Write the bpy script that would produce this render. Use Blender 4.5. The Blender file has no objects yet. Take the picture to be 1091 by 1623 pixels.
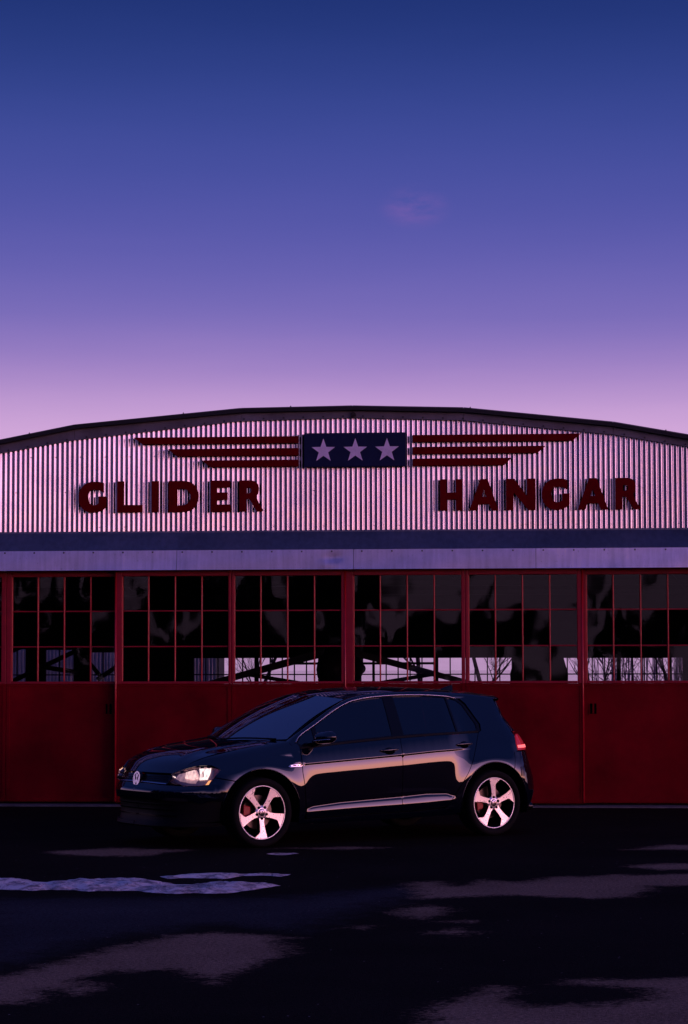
import bpy, bmesh, math, random
import numpy as np
from mathutils import Vector, Matrix
from mathutils.geometry import delaunay_2d_cdt
R = math.radians
PI = math.pi
random.seed(7)
rng = np.random.default_rng(5)
sc = bpy.context.scene
COL = sc.collection

# ------------------------------------------------------------------ camera
cam_d = bpy.data.cameras.new('camera')
cam = bpy.data.objects.new('camera', cam_d)
COL.objects.link(cam)
sc.camera = cam
CAM = Vector((2.1164, -27.830, 1.6834))
cam_d.sensor_fit = 'VERTICAL'
cam_d.sensor_height = 36.0
cam_d.lens = 3749.47 / 1623 * 36.0
cam_d.clip_start = 0.1
cam_d.clip_end = 5000
cam.matrix_world = (Matrix.Translation(CAM) @ Matrix.Rotation(0.0759, 4, 'Z') @
                    Matrix.Rotation(R(90) + 0.0636, 4, 'X') @ Matrix.Rotation(-0.0021, 4, 'Z'))

# ------------------------------------------------------------------ world: dusk sky
SUN = Vector((0.93, -0.36, 0.085)).normalized()      # toward the sunset glow
world = bpy.data.worlds.new('World')
sc.world = world
world.use_nodes = True
wn = world.node_tree
for n in list(wn.nodes):
    wn.nodes.remove(n)


class NT:
    """tiny helper for node trees"""
    def __init__(s, t):
        s.t = t

    def n(s, kind, inp=None, **kw):
        nd = s.t.nodes.new(kind)
        for k, v in kw.items():
            setattr(nd, k, v)
        if inp:
            for k, v in inp.items():
                s.link(v, nd.inputs[k])
        return nd

    def link(s, v, sock):
        if isinstance(v, bpy.types.NodeSocket):
            s.t.links.new(v, sock)
        elif hasattr(v, 'outputs'):
            s.t.links.new(v.outputs[0], sock)
        else:
            if isinstance(v, (tuple, list)) and len(v) == 3 and sock.type == 'RGBA':
                v = (*v, 1)
            sock.default_value = v

    def m(s, op, a, b=None, c=None, clamp=False):
        nd = s.t.nodes.new('ShaderNodeMath')
        nd.operation = op
        nd.use_clamp = clamp
        s.link(a, nd.inputs[0])
        if b is not None:
            s.link(b, nd.inputs[1])
        if c is not None:
            s.link(c, nd.inputs[2])
        return nd.outputs[0]

    def ramp(s, fac, stops, interp='LINEAR'):
        nd = s.t.nodes.new('ShaderNodeValToRGB')
        e = nd.color_ramp
        e.interpolation = interp
        while len(e.elements) < len(stops):
            e.elements.new(0.5)
        for el, (p, c) in zip(e.elements, stops):
            el.position = p
            el.color = (*c, 1) if len(c) == 3 else c
        s.link(fac, nd.inputs[0])
        return nd.outputs[0]

    def mix(s, fac, a, b, kind='MIX'):
        nd = s.t.nodes.new('ShaderNodeMix')
        nd.data_type = 'RGBA'
        nd.blend_type = kind
        s.link(fac, nd.inputs[0])
        s.link(a, nd.inputs[6])
        s.link(b, nd.inputs[7])
        return nd.outputs[2]

    def noise(s, vec, scale, detail=4, rough=0.55, dist=0.0):
        nd = s.n('ShaderNodeTexNoise', {'Vector': vec, 'Scale': scale, 'Detail': detail, 'Roughness': rough, 'Distortion': dist})
        return nd.outputs[0]


def srgb(r, g, b):
    f = lambda c: (c / 255) / 12.92 if c / 255 <= 0.04045 else ((c / 255 + 0.055) / 1.055) ** 2.4
    return (f(r), f(g), f(b))


W = NT(wn)
tc = W.n('ShaderNodeTexCoord')
sep = W.n('ShaderNodeSeparateXYZ', {0: tc.outputs['Generated']})
el = W.m('ARCSINE', sep.outputs[2])
eld = W.m('MULTIPLY', el, 180 / PI)                                   # elevation in degrees
# slow drift in the haze layers
cn = W.noise(W.n('ShaderNodeMapping', {'Vector': tc.outputs['Generated'], 'Scale': (3.0, 3.0, 22.0)}), 1.6, 4, 0.6)
eld2 = W.m('ADD', eld, W.m('MULTIPLY', W.m('SUBTRACT', cn, 0.5), 0.45))
fac_el = W.m('DIVIDE', W.m('ADD', eld2, 10.0), 100.0, clamp=True)     # -10..90 deg -> 0..1
P = lambda d: (d + 10) / 100
anti = W.ramp(fac_el, [
    (P(-10), srgb(60, 46, 84)), (P(-4), srgb(220, 176, 220)), (P(2.5), srgb(218, 172, 220)), (P(5.6), srgb(213, 169, 218)),
    (P(6.9), srgb(164, 131, 197)), (P(8.3), srgb(118, 105, 184)), (P(10.4), srgb(84, 84, 168)), (P(12.6), srgb(60, 72, 152)),
    (P(14.6), srgb(38, 56, 128)), (P(16.5), srgb(22, 40, 106)), (P(19), srgb(26, 44, 112)), (P(27), srgb(46, 62, 140)), (P(45), srgb(50, 65, 144)), (P(90), srgb(46, 62, 138))], 'B_SPLINE')
glow = W.ramp(fac_el, [
    (P(-10), (0, 0, 0)), (P(-3), (0.5, 0.16, 0.07)), (P(0.3), (1.0, 0.34, 0.14)), (P(2.4), (0.95, 0.34, 0.18)),
    (P(4.5), (0.62, 0.24, 0.33)), (P(8), (0.40, 0.185, 0.34)), (P(12), (0.24, 0.125, 0.28)), (P(17), (0.09, 0.065, 0.18)), (P(26), (0, 0, 0)), (P(90), (0, 0, 0))])
hd = W.n('ShaderNodeVectorMath', {0: tc.outputs['Generated'], 1: (SUN.x, SUN.y, 0)}, operation='DOT_PRODUCT').outputs['Value']
az = W.n('ShaderNodeMapRange', {'Value': hd, 'From Min': 0.56, 'From Max': 0.99, 'To Min': 0.0, 'To Max': 1.0}, interpolation_type='SMOOTHSTEP').outputs[0]
side = W.n('ShaderNodeMapRange', {'Value': sep.outputs[0], 'From Min': -1.0, 'From Max': -0.25, 'To Min': 0.0, 'To Max': 1.0}, interpolation_type='SMOOTHSTEP').outputs[0]
sky = W.mix(1.0, anti, W.n('ShaderNodeVectorMath', {0: glow, 'Scale': W.m('MULTIPLY', az, 4.6)}, operation='SCALE').outputs[0], 'ADD')
# one thin pink wisp of cloud
wis = W.noise(W.n('ShaderNodeMapping', {'Vector': tc.outputs['Generated'], 'Rotation': (0.0, R(-28), 0.0), 'Scale': (40.0, 40.0, 120.0)}), 1.0, 4, 0.6)
wd = W.n('ShaderNodeVectorMath', {0: tc.outputs['Generated'], 1: (-0.0445, 0.9808, 0.1905)}, operation='SUBTRACT')
wl = W.n('ShaderNodeVectorMath', {0: W.n('ShaderNodeMapping', {'Vector': wd.outputs[0], 'Rotation': (0.0, R(24), 0.0), 'Scale': (75.0, 20.0, 120.0)}).outputs[0]}, operation='LENGTH').outputs['Value']
wg = W.n('ShaderNodeMapRange', {'Value': wl, 'From Min': 0.0, 'From Max': 1.3, 'To Min': 1.0, 'To Max': 0.0}, interpolation_type='SMOOTHSTEP').outputs[0]
wf = W.m('MULTIPLY', wg, W.n('ShaderNodeMapRange', {'Value': wis, 'From Min': 0.35, 'From Max': 0.7, 'To Min': 0.0, 'To Max': 0.55}).outputs[0])
sky = W.mix(wf, sky, srgb(150, 100, 176))
nish = W.n('ShaderNodeTexSky', sky_type='NISHITA', sun_disc=False, sun_elevation=R(1.5), sun_rotation=math.atan2(SUN.x, SUN.y), air_density=1.0, dust_density=0.6, ozone_density=3.0)
bg1 = W.n('ShaderNodeBackground', {'Color': sky, 'Strength': 1.0})
bg2 = W.n('ShaderNodeBackground', {'Color': nish, 'Strength': 0.012})
add = W.n('ShaderNodeAddShader', {0: bg1, 1: bg2})
W.n('ShaderNodeOutputWorld', {'Surface': add})

sun_d = bpy.data.lights.new('sun', 'SUN')
sun = bpy.data.objects.new('sun', sun_d)
COL.objects.link(sun)
sun_d.energy = 0.30
sun_d.angle = R(32)
sun_d.color = (1.0, 0.46, 0.70)
sun.rotation_euler = (-SUN).to_track_quat('-Z', 'Y').to_euler()

vs = sc.view_settings
vs.view_transform = 'Standard'
vs.look = 'None'
vs.exposure = 0.0
vs.gamma = 1.0
vs.use_curve_mapping = False
sc.render.engine = 'CYCLES'
sc.cycles.max_bounces = 10
sc.cycles.transparent_max_bounces = 16
sc.cycles.caustics_reflective = False
sc.cycles.caustics_refractive = False

# ------------------------------------------------------------------ materials
MATS = {}


def mat(name, base=(0.5, 0.5, 0.5), rough=0.5, metal=0.0, spec=0.5, coat=0.0, coat_rough=0.03, emit=None, estr=0.0,
        var=0.0, vscale=6.0, bump=0.0, bscale=60.0, rvar=0.0, ior=None, space='Object', coat_ior=1.5):
    m = bpy.data.materials.new(name)
    m.use_nodes = True
    t = NT(m.node_tree)
    b = m.node_tree.nodes['Principled BSDF']
    b.inputs['Base Color'].default_value = (*base, 1)
    b.inputs['Roughness'].default_value = rough
    b.inputs['Metallic'].default_value = metal
    b.inputs['Specular IOR Level'].default_value = spec
    b.inputs['Coat Weight'].default_value = coat
    b.inputs['Coat Roughness'].default_value = coat_rough
    b.inputs['Coat IOR'].default_value = coat_ior
    if ior:
        b.inputs['IOR'].default_value = ior
    if emit:
        b.inputs['Emission Color'].default_value = (*emit, 1)
        b.inputs['Emission Strength'].default_value = estr
    if var or bump or rvar:
        c = t.n('ShaderNodeTexCoord').outputs[space]
    if var:
        nz = t.noise(c, vscale, 6, 0.62)
        f = t.n('ShaderNodeMapRange', {'Value': nz, 'From Min': 0.3, 'From Max': 0.7, 'To Min': 1 - var, 'To Max': 1 + var}).outputs[0]
        vm = t.n('ShaderNodeVectorMath', {0: base, 'Scale': f}, operation='SCALE')
        t.link(vm.outputs[0], b.inputs['Base Color'])
    if rvar:
        nz = t.noise(c, vscale * 1.7, 5, 0.6)
        f = t.n('ShaderNodeMapRange', {'Value': nz, 'From Min': 0.3, 'From Max': 0.7, 'To Min': max(0.02, rough - rvar), 'To Max': min(1, rough + rvar)}).outputs[0]
        t.link(f, b.inputs['Roughness'])
    if bump:
        nz = t.noise(c, bscale, 4, 0.6)
        bn = t.n('ShaderNodeBump', {'Height': nz, 'Strength': bump, 'Distance': 0.01})
        t.link(bn.outputs[0], b.inputs['Normal'])
    MATS[name] = m
    return m


def glass(name, tint, ior=1.5, rough=0.0, bump=0.0, bscale=3.0, boost=1.0):
    m = bpy.data.materials.new(name)
    m.use_nodes = True
    nt = m.node_tree
    nt.nodes.clear()
    t = NT(nt)
    out = t.n('ShaderNodeOutputMaterial')
    tr = t.n('ShaderNodeBsdfTransparent', {'Color': tint})
    gl = t.n('ShaderNodeBsdfGlossy', {'Color': (1, 1, 1), 'Roughness': rough})
    fr = t.n('ShaderNodeFresnel', {'IOR': ior})
    if bump:
        c = t.n('ShaderNodeTexCoord').outputs['Object']
        nz = t.noise(c, bscale, 1, 0.4, 0.3)
        bn = t.n('ShaderNodeBump', {'Height': nz, 'Strength': 1.0, 'Distance': bump})
        t.link(bn.outputs[0], gl.inputs['Normal'])
    fac = t.m('MULTIPLY', fr.outputs[0], boost, clamp=True)
    mx = t.n('ShaderNodeMixShader', {0: fac, 1: tr, 2: gl})
    t.link(mx.outputs[0], out.inputs[0])
    MATS[name] = m
    return m


mat('door_red', (0.185, 0.0008, 0.0072), 0.7, var=0.40, vscale=1.3, bump=0.12, bscale=40, rvar=0.10, spec=0.06)
mat('frame_red', (0.34, 0.004, 0.020), 0.42, var=0.18, vscale=6, rvar=0.1, spec=0.35)
mat('bar_red', (0.50, 0.010, 0.022), 0.30, var=0.2, vscale=8, spec=0.6)
mat('letter_red', (0.150, 0.0007, 0.0050), 0.7, var=0.2, vscale=9, bump=0.1, bscale=50, spec=0.02)
mat('sign_blue', (0.006, 0.012, 0.055), 0.55, var=0.15, vscale=8, spec=0.2)
mat('star_white', (0.80, 0.68, 0.88), 0.65, var=0.12, vscale=14, bump=0.1, bscale=90)
mat('roof_black', (0.012, 0.012, 0.015), 0.8, var=0.2)
mat('barge_metal', (0.19, 0.17, 0.20), 0.5, metal=0.5, var=0.3, vscale=3.0, rvar=0.1, spec=0.3)
mat('steel_dark', (0.02, 0.018, 0.018), 0.6)
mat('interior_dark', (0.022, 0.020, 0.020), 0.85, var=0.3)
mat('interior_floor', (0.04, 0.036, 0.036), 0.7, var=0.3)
mat('concrete', (0.12, 0.11, 0.12), 0.85, var=0.35, vscale=5, bump=0.4, bscale=40)
mat('paint_navy', (0.0008, 0.0015, 0.0065), 0.5, metal=0.0, coat=1.0, coat_rough=0.008, spec=0.0, coat_ior=1.78)
mat('trim_black', (0.004, 0.004, 0.0045), 0.5, spec=0.15)
mat('gloss_black', (0.004, 0.004, 0.005), 0.10, spec=0.35)
mat('chrome', (0.82, 0.80, 0.82), 0.12, metal=1.0)
mat('dull_chrome', (0.50, 0.48, 0.52), 0.25, metal=1.0)
mat('rubber', (0.006, 0.006, 0.0065), 0.8, bump=0.2, bscale=150, spec=0.12)
mat('rim_bright', (1.0, 0.96, 0.92), 0.30, metal=0.72, rvar=0.05, vscale=20)
mat('rim_black', (0.004, 0.004, 0.004), 0.35, spec=0.2)
mat('disc_metal', (0.16, 0.12, 0.11), 0.35, metal=1.0)
mat('badge_silver', (0.92, 0.90, 0.95), 0.28, metal=0.9)
mat('caliper_red', (0.42, 0.008, 0.010), 0.35)
mat('void_black', (0.003, 0.003, 0.003), 0.9, spec=0.0)
mat('red_strip', (0.35, 0.01, 0.02), 0.3)
mat('tail_red', (0.42, 0.012, 0.020), 0.12, coat=1.0, emit=(1.0, 0.03, 0.06), estr=0.22)
mat('tail_reflect', (0.6, 0.02, 0.03), 0.2, emit=(1.0, 0.16, 0.18), estr=1.5)  # emission in both tail reds stands in for reflected sunset
mat('lamp_reflector', (0.80, 0.72, 0.74), 0.30, metal=1.0)
mat('lamp_bowl', (0.34, 0.25, 0.28), 0.4, metal=0.8)
mat('lamp_reflect_mid', (0.8, 0.68, 0.70), 0.35, emit=(1.0, 0.62, 0.56), estr=1.15)  # headlight is unlit; emission paints the sunset glow it reflects
mat('lamp_reflect_bright', (0.9, 0.85, 0.85), 0.3, emit=(1.0, 0.74, 0.68), estr=1.6)
mat('lamp_reflect_dim', (0.8, 0.7, 0.7), 0.35, emit=(1.0, 0.52, 0.54), estr=0.22)
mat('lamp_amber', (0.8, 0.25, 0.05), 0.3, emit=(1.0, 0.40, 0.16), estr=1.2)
mat('amber_lens', (0.34, 0.13, 0.12), 0.15, coat=1.0)
mat('seat_dark', (0.012, 0.012, 0.013), 0.85)
mat('bark', (0.035, 0.026, 0.026), 0.9, bump=0.5, bscale=25)
mat('hazy_frost_bark', (0.30, 0.22, 0.24), 0.9)  # thicket bark lightened: distant fog and frost put into the colour
mat('conifer', (0.020, 0.026, 0.022), 0.95, spec=0.05)
mat('sticker', (0.7, 0.7, 0.75), 0.5)
glass('pane_glass', (0.80, 0.80, 0.82), 1.5, bump=0.005, bscale=1.2, boost=0.46, rough=0.032)
glass('rear_pane_glass', (0.86, 0.86, 0.88), 1.45)
glass('car_side_glass', (0.05, 0.055, 0.06), 1.75)
glass('windscreen_glass', (0.20, 0.22, 0.24), 3.2)
glass('lamp_lens', (0.95, 0.93, 0.94), 1.4)


for nm_ in ('lamp_reflect_bright', 'lamp_reflect_mid', 'lamp_reflect_dim'):
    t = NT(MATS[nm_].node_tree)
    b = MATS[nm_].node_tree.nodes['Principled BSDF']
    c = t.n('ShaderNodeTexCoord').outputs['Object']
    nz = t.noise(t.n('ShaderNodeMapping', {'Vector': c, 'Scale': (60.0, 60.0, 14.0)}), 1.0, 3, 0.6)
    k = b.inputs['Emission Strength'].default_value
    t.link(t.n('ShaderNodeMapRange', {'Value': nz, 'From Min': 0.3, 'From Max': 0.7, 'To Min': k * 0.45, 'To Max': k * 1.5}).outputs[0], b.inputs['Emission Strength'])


def metal_sheet(name, base, rough, vscale=2.0, streak=True, metal=0.85):
    m = bpy.data.materials.new(name)
    m.use_nodes = True
    t = NT(m.node_tree)
    b = m.node_tree.nodes['Principled BSDF']
    c = t.n('ShaderNodeTexCoord').outputs['Object']
    n1 = t.noise(c, vscale, 7, 0.65)
    st = t.noise(t.n('ShaderNodeMapping', {'Vector': c, 'Scale': (9.0, 9.0, 0.5)}), 2.0, 4, 0.6)
    sp = t.noise(c, 38.0, 3, 0.6)
    f = t.n('ShaderNodeMapRange', {'Value': n1, 'From Min': 0.3, 'From Max': 0.7, 'To Min': 0.80, 'To Max': 1.12}).outputs[0]
    g = t.n('ShaderNodeMapRange', {'Value': st, 'From Min': 0.35, 'From Max': 0.7, 'To Min': 1.05, 'To Max': 0.82}).outputs[0]
    k = t.n('ShaderNodeMapRange', {'Value': sp, 'From Min': 0.64, 'From Max': 0.74, 'To Min': 1.0, 'To Max': 0.72}).outputs[0]
    rnd = t.n('ShaderNodeObjectInfo').outputs['Random']
    s = t.m('MULTIPLY', t.m('MULTIPLY', f, k), t.n('ShaderNodeMapRange', {'Value': rnd, 'To Min': 0.84, 'To Max': 1.04}).outputs[0])
    if streak:
        s = t.m('MULTIPLY', s, g)
    vm = t.n('ShaderNodeVectorMath', {0: base, 'Scale': s}, operation='SCALE')
    t.link(vm.outputs[0], b.inputs['Base Color'])
    rr = t.n('ShaderNodeMapRange', {'Value': n1, 'From Min': 0.3, 'From Max': 0.7, 'To Min': rough - 0.08, 'To Max': rough + 0.10}).outputs[0]
    t.link(rr, b.inputs['Roughness'])
    b.inputs['Metallic'].default_value = metal
    bn = t.n('ShaderNodeBump', {'Height': t.noise(c, 3.0, 3, 0.5), 'Strength': 0.14, 'Distance': 0.02})
    t.link(bn.outputs[0], b.inputs['Normal'])
    MATS[name] = m
    return m


metal_sheet('galvanised', (0.50, 0.465, 0.575), 0.22, metal=0.97)
metal_sheet('flashing', (0.25, 0.22, 0.25), 0.34, 1.6)
metal_sheet('fascia_metal', (0.86, 0.76, 1.0), 0.40, 2.6, metal=0.8)
metal_sheet('shed_metal', (0.8, 0.72, 0.8), 0.5)

# ------------------------------------------------------------------ object helpers


def mk(name, verts, faces, m, parent=None, smooth=False, kind=None, mats=None, fmat=None):
    me = bpy.data.meshes.new(name)
    me.from_pydata([tuple(v) for v in verts], [], faces)
    for mm in (mats or [m]):
        me.materials.append(MATS[mm])
    if fmat:
        for p, i in zip(me.polygons, fmat):
            p.material_index = i
    if smooth:
        me.polygons.foreach_set('use_smooth', [True] * len(me.polygons))
    me.update()
    o = bpy.data.objects.new(name, me)
    COL.objects.link(o)
    if parent:
        o.parent = parent
    if kind:
        o['kind'] = kind
    return o


def empty(name, loc=(0, 0, 0), rz=0.0, parent=None):
    o = bpy.data.objects.new(name, None)
    o.empty_display_size = 0.2
    COL.objects.link(o)
    o.location = loc
    o.rotation_euler = (0, 0, rz)
    if parent:
        o.parent = parent
    return o


def tag(o, label, cat, group=None):
    o['label'] = label
    o['category'] = cat
    if group:
        o['group'] = group
    return o


class MB:
    def __init__(s):
        s.v = []
        s.f = []
        s.mi = []

    def add(s, v, f, mi=0):
        k = len(s.v)
        s.v += [tuple(p) for p in v]
        s.f += [tuple(i + k for i in q) for q in f]
        s.mi += [mi] * len(f)

    def box(s, a, b, mi=0, ch=0.0):
        x0, y0, z0 = a
        x1, y1, z1 = b
        s.add([(x0, y0, z0), (x1, y0, z0), (x1, y1, z0), (x0, y1, z0), (x0, y0, z1), (x1, y0, z1), (x1, y1, z1), (x0, y1, z1)],
              [(0, 3, 2, 1), (4, 5, 6, 7), (0, 1, 5, 4), (1, 2, 6, 5), (2, 3, 7, 6), (3, 0, 4, 7)], mi)

    def tube(s, a, b, ra, rb, n=6, mi=0, cap=False):
        a = Vector(a)
        b = Vector(b)
        d = (b - a)
        if d.length < 1e-6:
            return
        d.normalize()
        u = d.orthogonal().normalized()
        w = d.cross(u)
        vs_ = []
        for c, r in ((a, ra), (b, rb)):
            for i in range(n):
                t = 2 * PI * i / n
                vs_.append(c + u * (r * math.cos(t)) + w * (r * math.sin(t)))
        fs = [(i, (i + 1) % n, n + (i + 1) % n, n + i) for i in range(n)]
        if cap:
            fs += [tuple(range(n - 1, -1, -1)), tuple(range(n, 2 * n))]
        s.add(vs_, fs, mi)

    def prism(s, poly, y0, y1, mi=0, mside=None):
        """polygon in x,z extruded along y (front face at y0)"""
        n = len(poly)
        s.add([(x, y0, z) for x, z in poly] + [(x, y1, z) for x, z in poly],
              [tuple(range(n)), tuple(range(2 * n - 1, n - 1, -1))], mi)
        k = len(s.v) - 2 * n
        for i in range(n):
            j = (i + 1) % n
            s.f.append((k + j, k + i, k + n + i, k + n + j))
            s.mi.append(mi if mside is None else mside)

    def build(s, name, m, parent=None, smooth=False, mats=None, kind=None):
        return mk(name, s.v, s.f, m, parent, smooth, kind, mats, s.mi if mats else None)


def bevel(o, w, seg=2, ang=35):
    md = o.modifiers.new('bevel', 'BEVEL')
    md.width = w
    md.segments = seg
    md.limit_method = 'ANGLE'
    md.angle_limit = R(ang)
    return o


def inpoly(x, y, poly):
    c = False
    n = len(poly)
    j = n - 1
    for i in range(n):
        xi, yi = poly[i]
        xj, yj = poly[j]
        if (yi > y) != (yj > y) and x < (xj - xi) * (y - yi) / (yj - yi + 1e-12) + xi:
            c = not c
        j = i
    return c


def resample(poly, step):
    out = []
    n = len(poly)
    for i in range(n):
        a = poly[i]
        b = poly[(i + 1) % n]
        L = math.hypot(b[0] - a[0], b[1] - a[1])
        k = max(1, int(math.ceil(L / step)))
        for t in range(k):
            out.append((a[0] + (b[0] - a[0]) * t / k, a[1] + (b[1] - a[1]) * t / k))
    return out


def cdt(outline, holes, pts, rows=()):
    vv = [Vector(p) for p in outline]
    ed = [(i, (i + 1) % len(outline)) for i in range(len(outline))]
    for h in holes:
        k = len(vv)
        vv += [Vector(p) for p in h]
        ed += [(k + i, k + (i + 1) % len(h)) for i in range(len(h))]
    vv += [Vector(p) for p in pts]
    for rw_ in rows:
        k = len(vv)
        vv += [Vector(p) for p in rw_]
        ed += [(k + i, k + i + 1) for i in range(len(rw_) - 1) if rw_[i + 1][0] - rw_[i][0] < .06]
    V, E_, F, *_ = delaunay_2d_cdt(vv, ed, [], 0, 1e-6)
    fs = []
    for f in F:
        cx = sum(V[i][0] for i in f) / len(f)
        cy = sum(V[i][1] for i in f) / len(f)
        if inpoly(cx, cy, outline) and not any(inpoly(cx, cy, h) for h in holes):
            fs.append(tuple(f))
    return [(v[0], v[1]) for v in V], fs


# ================================================================== GROUND
def gsd(x, y, poly):
    """signed distance to a polygon, positive inside"""
    d = 1e9
    n = len(poly)
    for i in range(n):
        ax, ay = poly[i]
        bx, by = poly[(i + 1) % n]
        dx, dy = bx - ax, by - ay
        t = np.clip(((x - ax) * dx + (y - ay) * dy) / (dx * dx + dy * dy + 1e-12), 0, 1)
        d = np.minimum(d, np.hypot(x - ax - t * dx, y - ay - t * dy))
    ins = np.zeros_like(x, bool)
    j = n - 1
    for i in range(n):
        xi, yi = poly[i]
        xj, yj = poly[j]
        cnd = ((yi > y) != (yj > y)) & (x < (xj - xi) * (y - yi) / (yj - yi + 1e-12) + xi)
        ins ^= cnd
        j = i
    return np.where(ins, d, -d)


DRY = [[(-0.845, -15.447), (-0.712, -15.061), (-0.607, -14.652), (-0.456, -14.126), (-0.288, -13.59), (-0.048, -13.146), (0.18, -12.925), (0.496, -13.08), (0.75, -13.268), (0.651, -13.438), (0.787, -14.053), (0.665, -14.295), (0.606, -14.717), (0.509, -15.065), (0.504, -15.414), (0.306, -15.077), (0.2, -14.822), (-0.068, -14.891), (-0.261, -15.162), (-0.048, -15.592), (-0.168, -15.832), (-0.333, -15.656), (-0.305, -16.108), (-0.64, -16.301)], [(1.188, -9.732), (1.246, -9.416), (1.466, -9.457), (1.574, -9.814), (1.802, -9.226), (2.048, -9.479), (2.294, -9.037), (2.746, -8.791), (3.853, -8.62), (3.764, -9.594), (3.089, -9.783), (3.017, -10.276), (2.86, -10.702), (2.545, -10.765), (2.052, -10.563), (1.734, -10.627), (1.334, -10.831), (1.26, -10.227)], [(1.189, -11.818), (1.271, -11.36), (1.438, -11.179), (1.623, -11.466), (1.593, -11.875), (1.436, -12.157), (1.263, -12.012)], [(2.971, -6.303), (3.434, -5.614), (4.117, -5.732), (4.057, -6.392), (3.394, -6.282)], [(2.847, -8.087), (3.204, -7.7), (3.929, -7.787), (3.874, -8.39), (3.269, -8.363)], [(1.615, -16.308), (1.75, -15.76), (1.934, -15.279), (2.099, -15.39), (2.036, -15.743), (2.161, -16.0), (2.504, -15.936), (2.733, -15.7), (2.653, -15.38), (2.264, -15.259), (2.333, -15.057), (2.67, -14.986), (3.279, -14.898), (3.096, -16.895), (1.615, -16.987)], [(0.958, -12.703), (1.069, -12.552), (1.212, -12.581), (1.103, -12.766)], [(1.469, -12.921), (1.658, -12.663), (1.841, -12.83), (1.672, -13.114)], [(-2.241, -6.775), (-1.65, -6.238), (-0.858, -6.492), (-1.257, -7.21), (-1.81, -7.238)], [(-0.133, -6.311), (0.533, -5.982), (0.946, -6.111), (0.565, -6.422)], [(1.523, -12.266), (1.809, -12.174), (1.853, -12.36), (1.651, -12.409)]]
ICE = [[(-2.299, -9.605), (-1.964, -9.48), (-1.757, -9.469), (-1.618, -9.779), (-1.483, -9.72), (-1.377, -9.502), (-0.895, -9.423), (-0.658, -9.676), (-0.538, -9.825), (-0.595, -9.93), (-0.42, -9.971), (-0.222, -9.652), (-0.046, -9.695), (0.27, -9.934), (0.215, -10.087), (0.049, -10.292), (-0.124, -10.588), (-0.575, -10.518), (-0.877, -10.391), (-1.353, -10.368), (-1.772, -10.342), (-2.103, -10.409)], [(-0.764, -9.143), (-0.416, -8.929), (-0.225, -8.834), (-0.161, -8.944), (0.241, -8.923), (0.189, -9.148), (-0.091, -9.108), (-0.259, -9.362), (-0.657, -9.356)], [(-0.153, -6.916), (-0.081, -6.808), (0.046, -6.837), (0.1, -6.938), (0.027, -7.044), (-0.103, -7.017)]]
DAMP = [(-2.035, -10.879), (-0.775, -10.717), (0.326, -10.704), (1.188, -9.732), (1.493, -10.214), (0.961, -11.911), (0.721, -12.964), (0.123, -12.643), (-0.338, -13.298), (-0.653, -14.43), (-0.96, -15.255)]
gx = np.concatenate([[-900, -300, -120, -50, -20, -10], np.arange(-5.2, 7.2, 0.04), [10, 20, 50, 120, 300, 900]])
gy = np.concatenate([[-900, -400, -200, -100, -60, -40, -30, -22], np.arange(-19, -2.4, 0.08), [-1, 0.0, 12, 24, 26]])
GX, GY = np.meshgrid(gx, gy)
dry = np.full(GX.shape, -2.0)
for p in DRY:
    dry = np.maximum(dry, gsd(GX, GY, p))
dry = np.clip(dry, -0.8, 0.8)
nx, ny = len(gx), len(gy)
idx = np.arange(nx * ny).reshape(ny, nx)
qf = np.stack([idx[:-1, :-1], idx[:-1, 1:], idx[1:, 1:], idx[1:, :-1]], -1).reshape(-1, 4)
gme = bpy.data.meshes.new('ground')
gme.from_pydata(np.stack([GX, GY, GX * 0], -1).reshape(-1, 3).tolist(), [], qf.tolist())
at = gme.attributes.new('damp', 'FLOAT', 'POINT')
at.data.foreach_set('value', np.clip(gsd(GX, GY, DAMP), -1, 1).ravel().astype(np.float32))
at = gme.attributes.new('dry', 'FLOAT', 'POINT')
at.data.foreach_set('value', dry.ravel().astype(np.float32))
ground = bpy.data.objects.new('ground', gme)
COL.objects.link(ground)
ground['kind'] = 'structure'
gm = bpy.data.materials.new('asphalt')
gm.use_nodes = True
t = NT(gm.node_tree)
b = gm.node_tree.nodes['Principled BSDF']
co = t.n('ShaderNodeTexCoord').outputs['Object']
da = t.n('ShaderNodeAttribute', attribute_name='dry').outputs['Fac']
w1 = t.noise(co, 4.5, 7, 0.68, 0.8)
w2 = t.noise(co, 26.0, 5, 0.75)
e = t.m('ADD', da, t.m('MULTIPLY', t.m('SUBTRACT', w1, 0.5), 0.52))
e = t.m('ADD', e, t.m('MULTIPLY', t.m('SUBTRACT', w2, 0.5), 0.52))
dm = t.n('ShaderNodeMapRange', {'Value': e, 'From Min': -0.05, 'From Max': 0.16, 'To Min': 0.0, 'To Max': 1.0}, interpolation_type='SMOOTHSTEP').outputs[0]
grain = t.noise(co, 40.0, 6, 0.85)
vor = t.n('ShaderNodeTexVoronoi', {'Vector': co, 'Scale': 110.0})
gr = t.n('ShaderNodeMapRange', {'Value': grain, 'From Min': 0.3, 'From Max': 0.7, 'To Min': 0.0, 'To Max': 2.2}).outputs[0]
lg = t.n('ShaderNodeMapRange', {'Value': t.noise(co, 0.7, 5, 0.6), 'From Min': 0.3, 'From Max': 0.7, 'To Min': 0.7, 'To Max': 1.3}).outputs[0]
gr = t.m('MULTIPLY', gr, lg)
wet = t.n('ShaderNodeVectorMath', {0: (0.0125, 0.0088, 0.0072), 'Scale': gr}, operation='SCALE').outputs[0]
dpa = t.n('ShaderNodeAttribute', attribute_name='damp').outputs['Fac']
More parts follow.
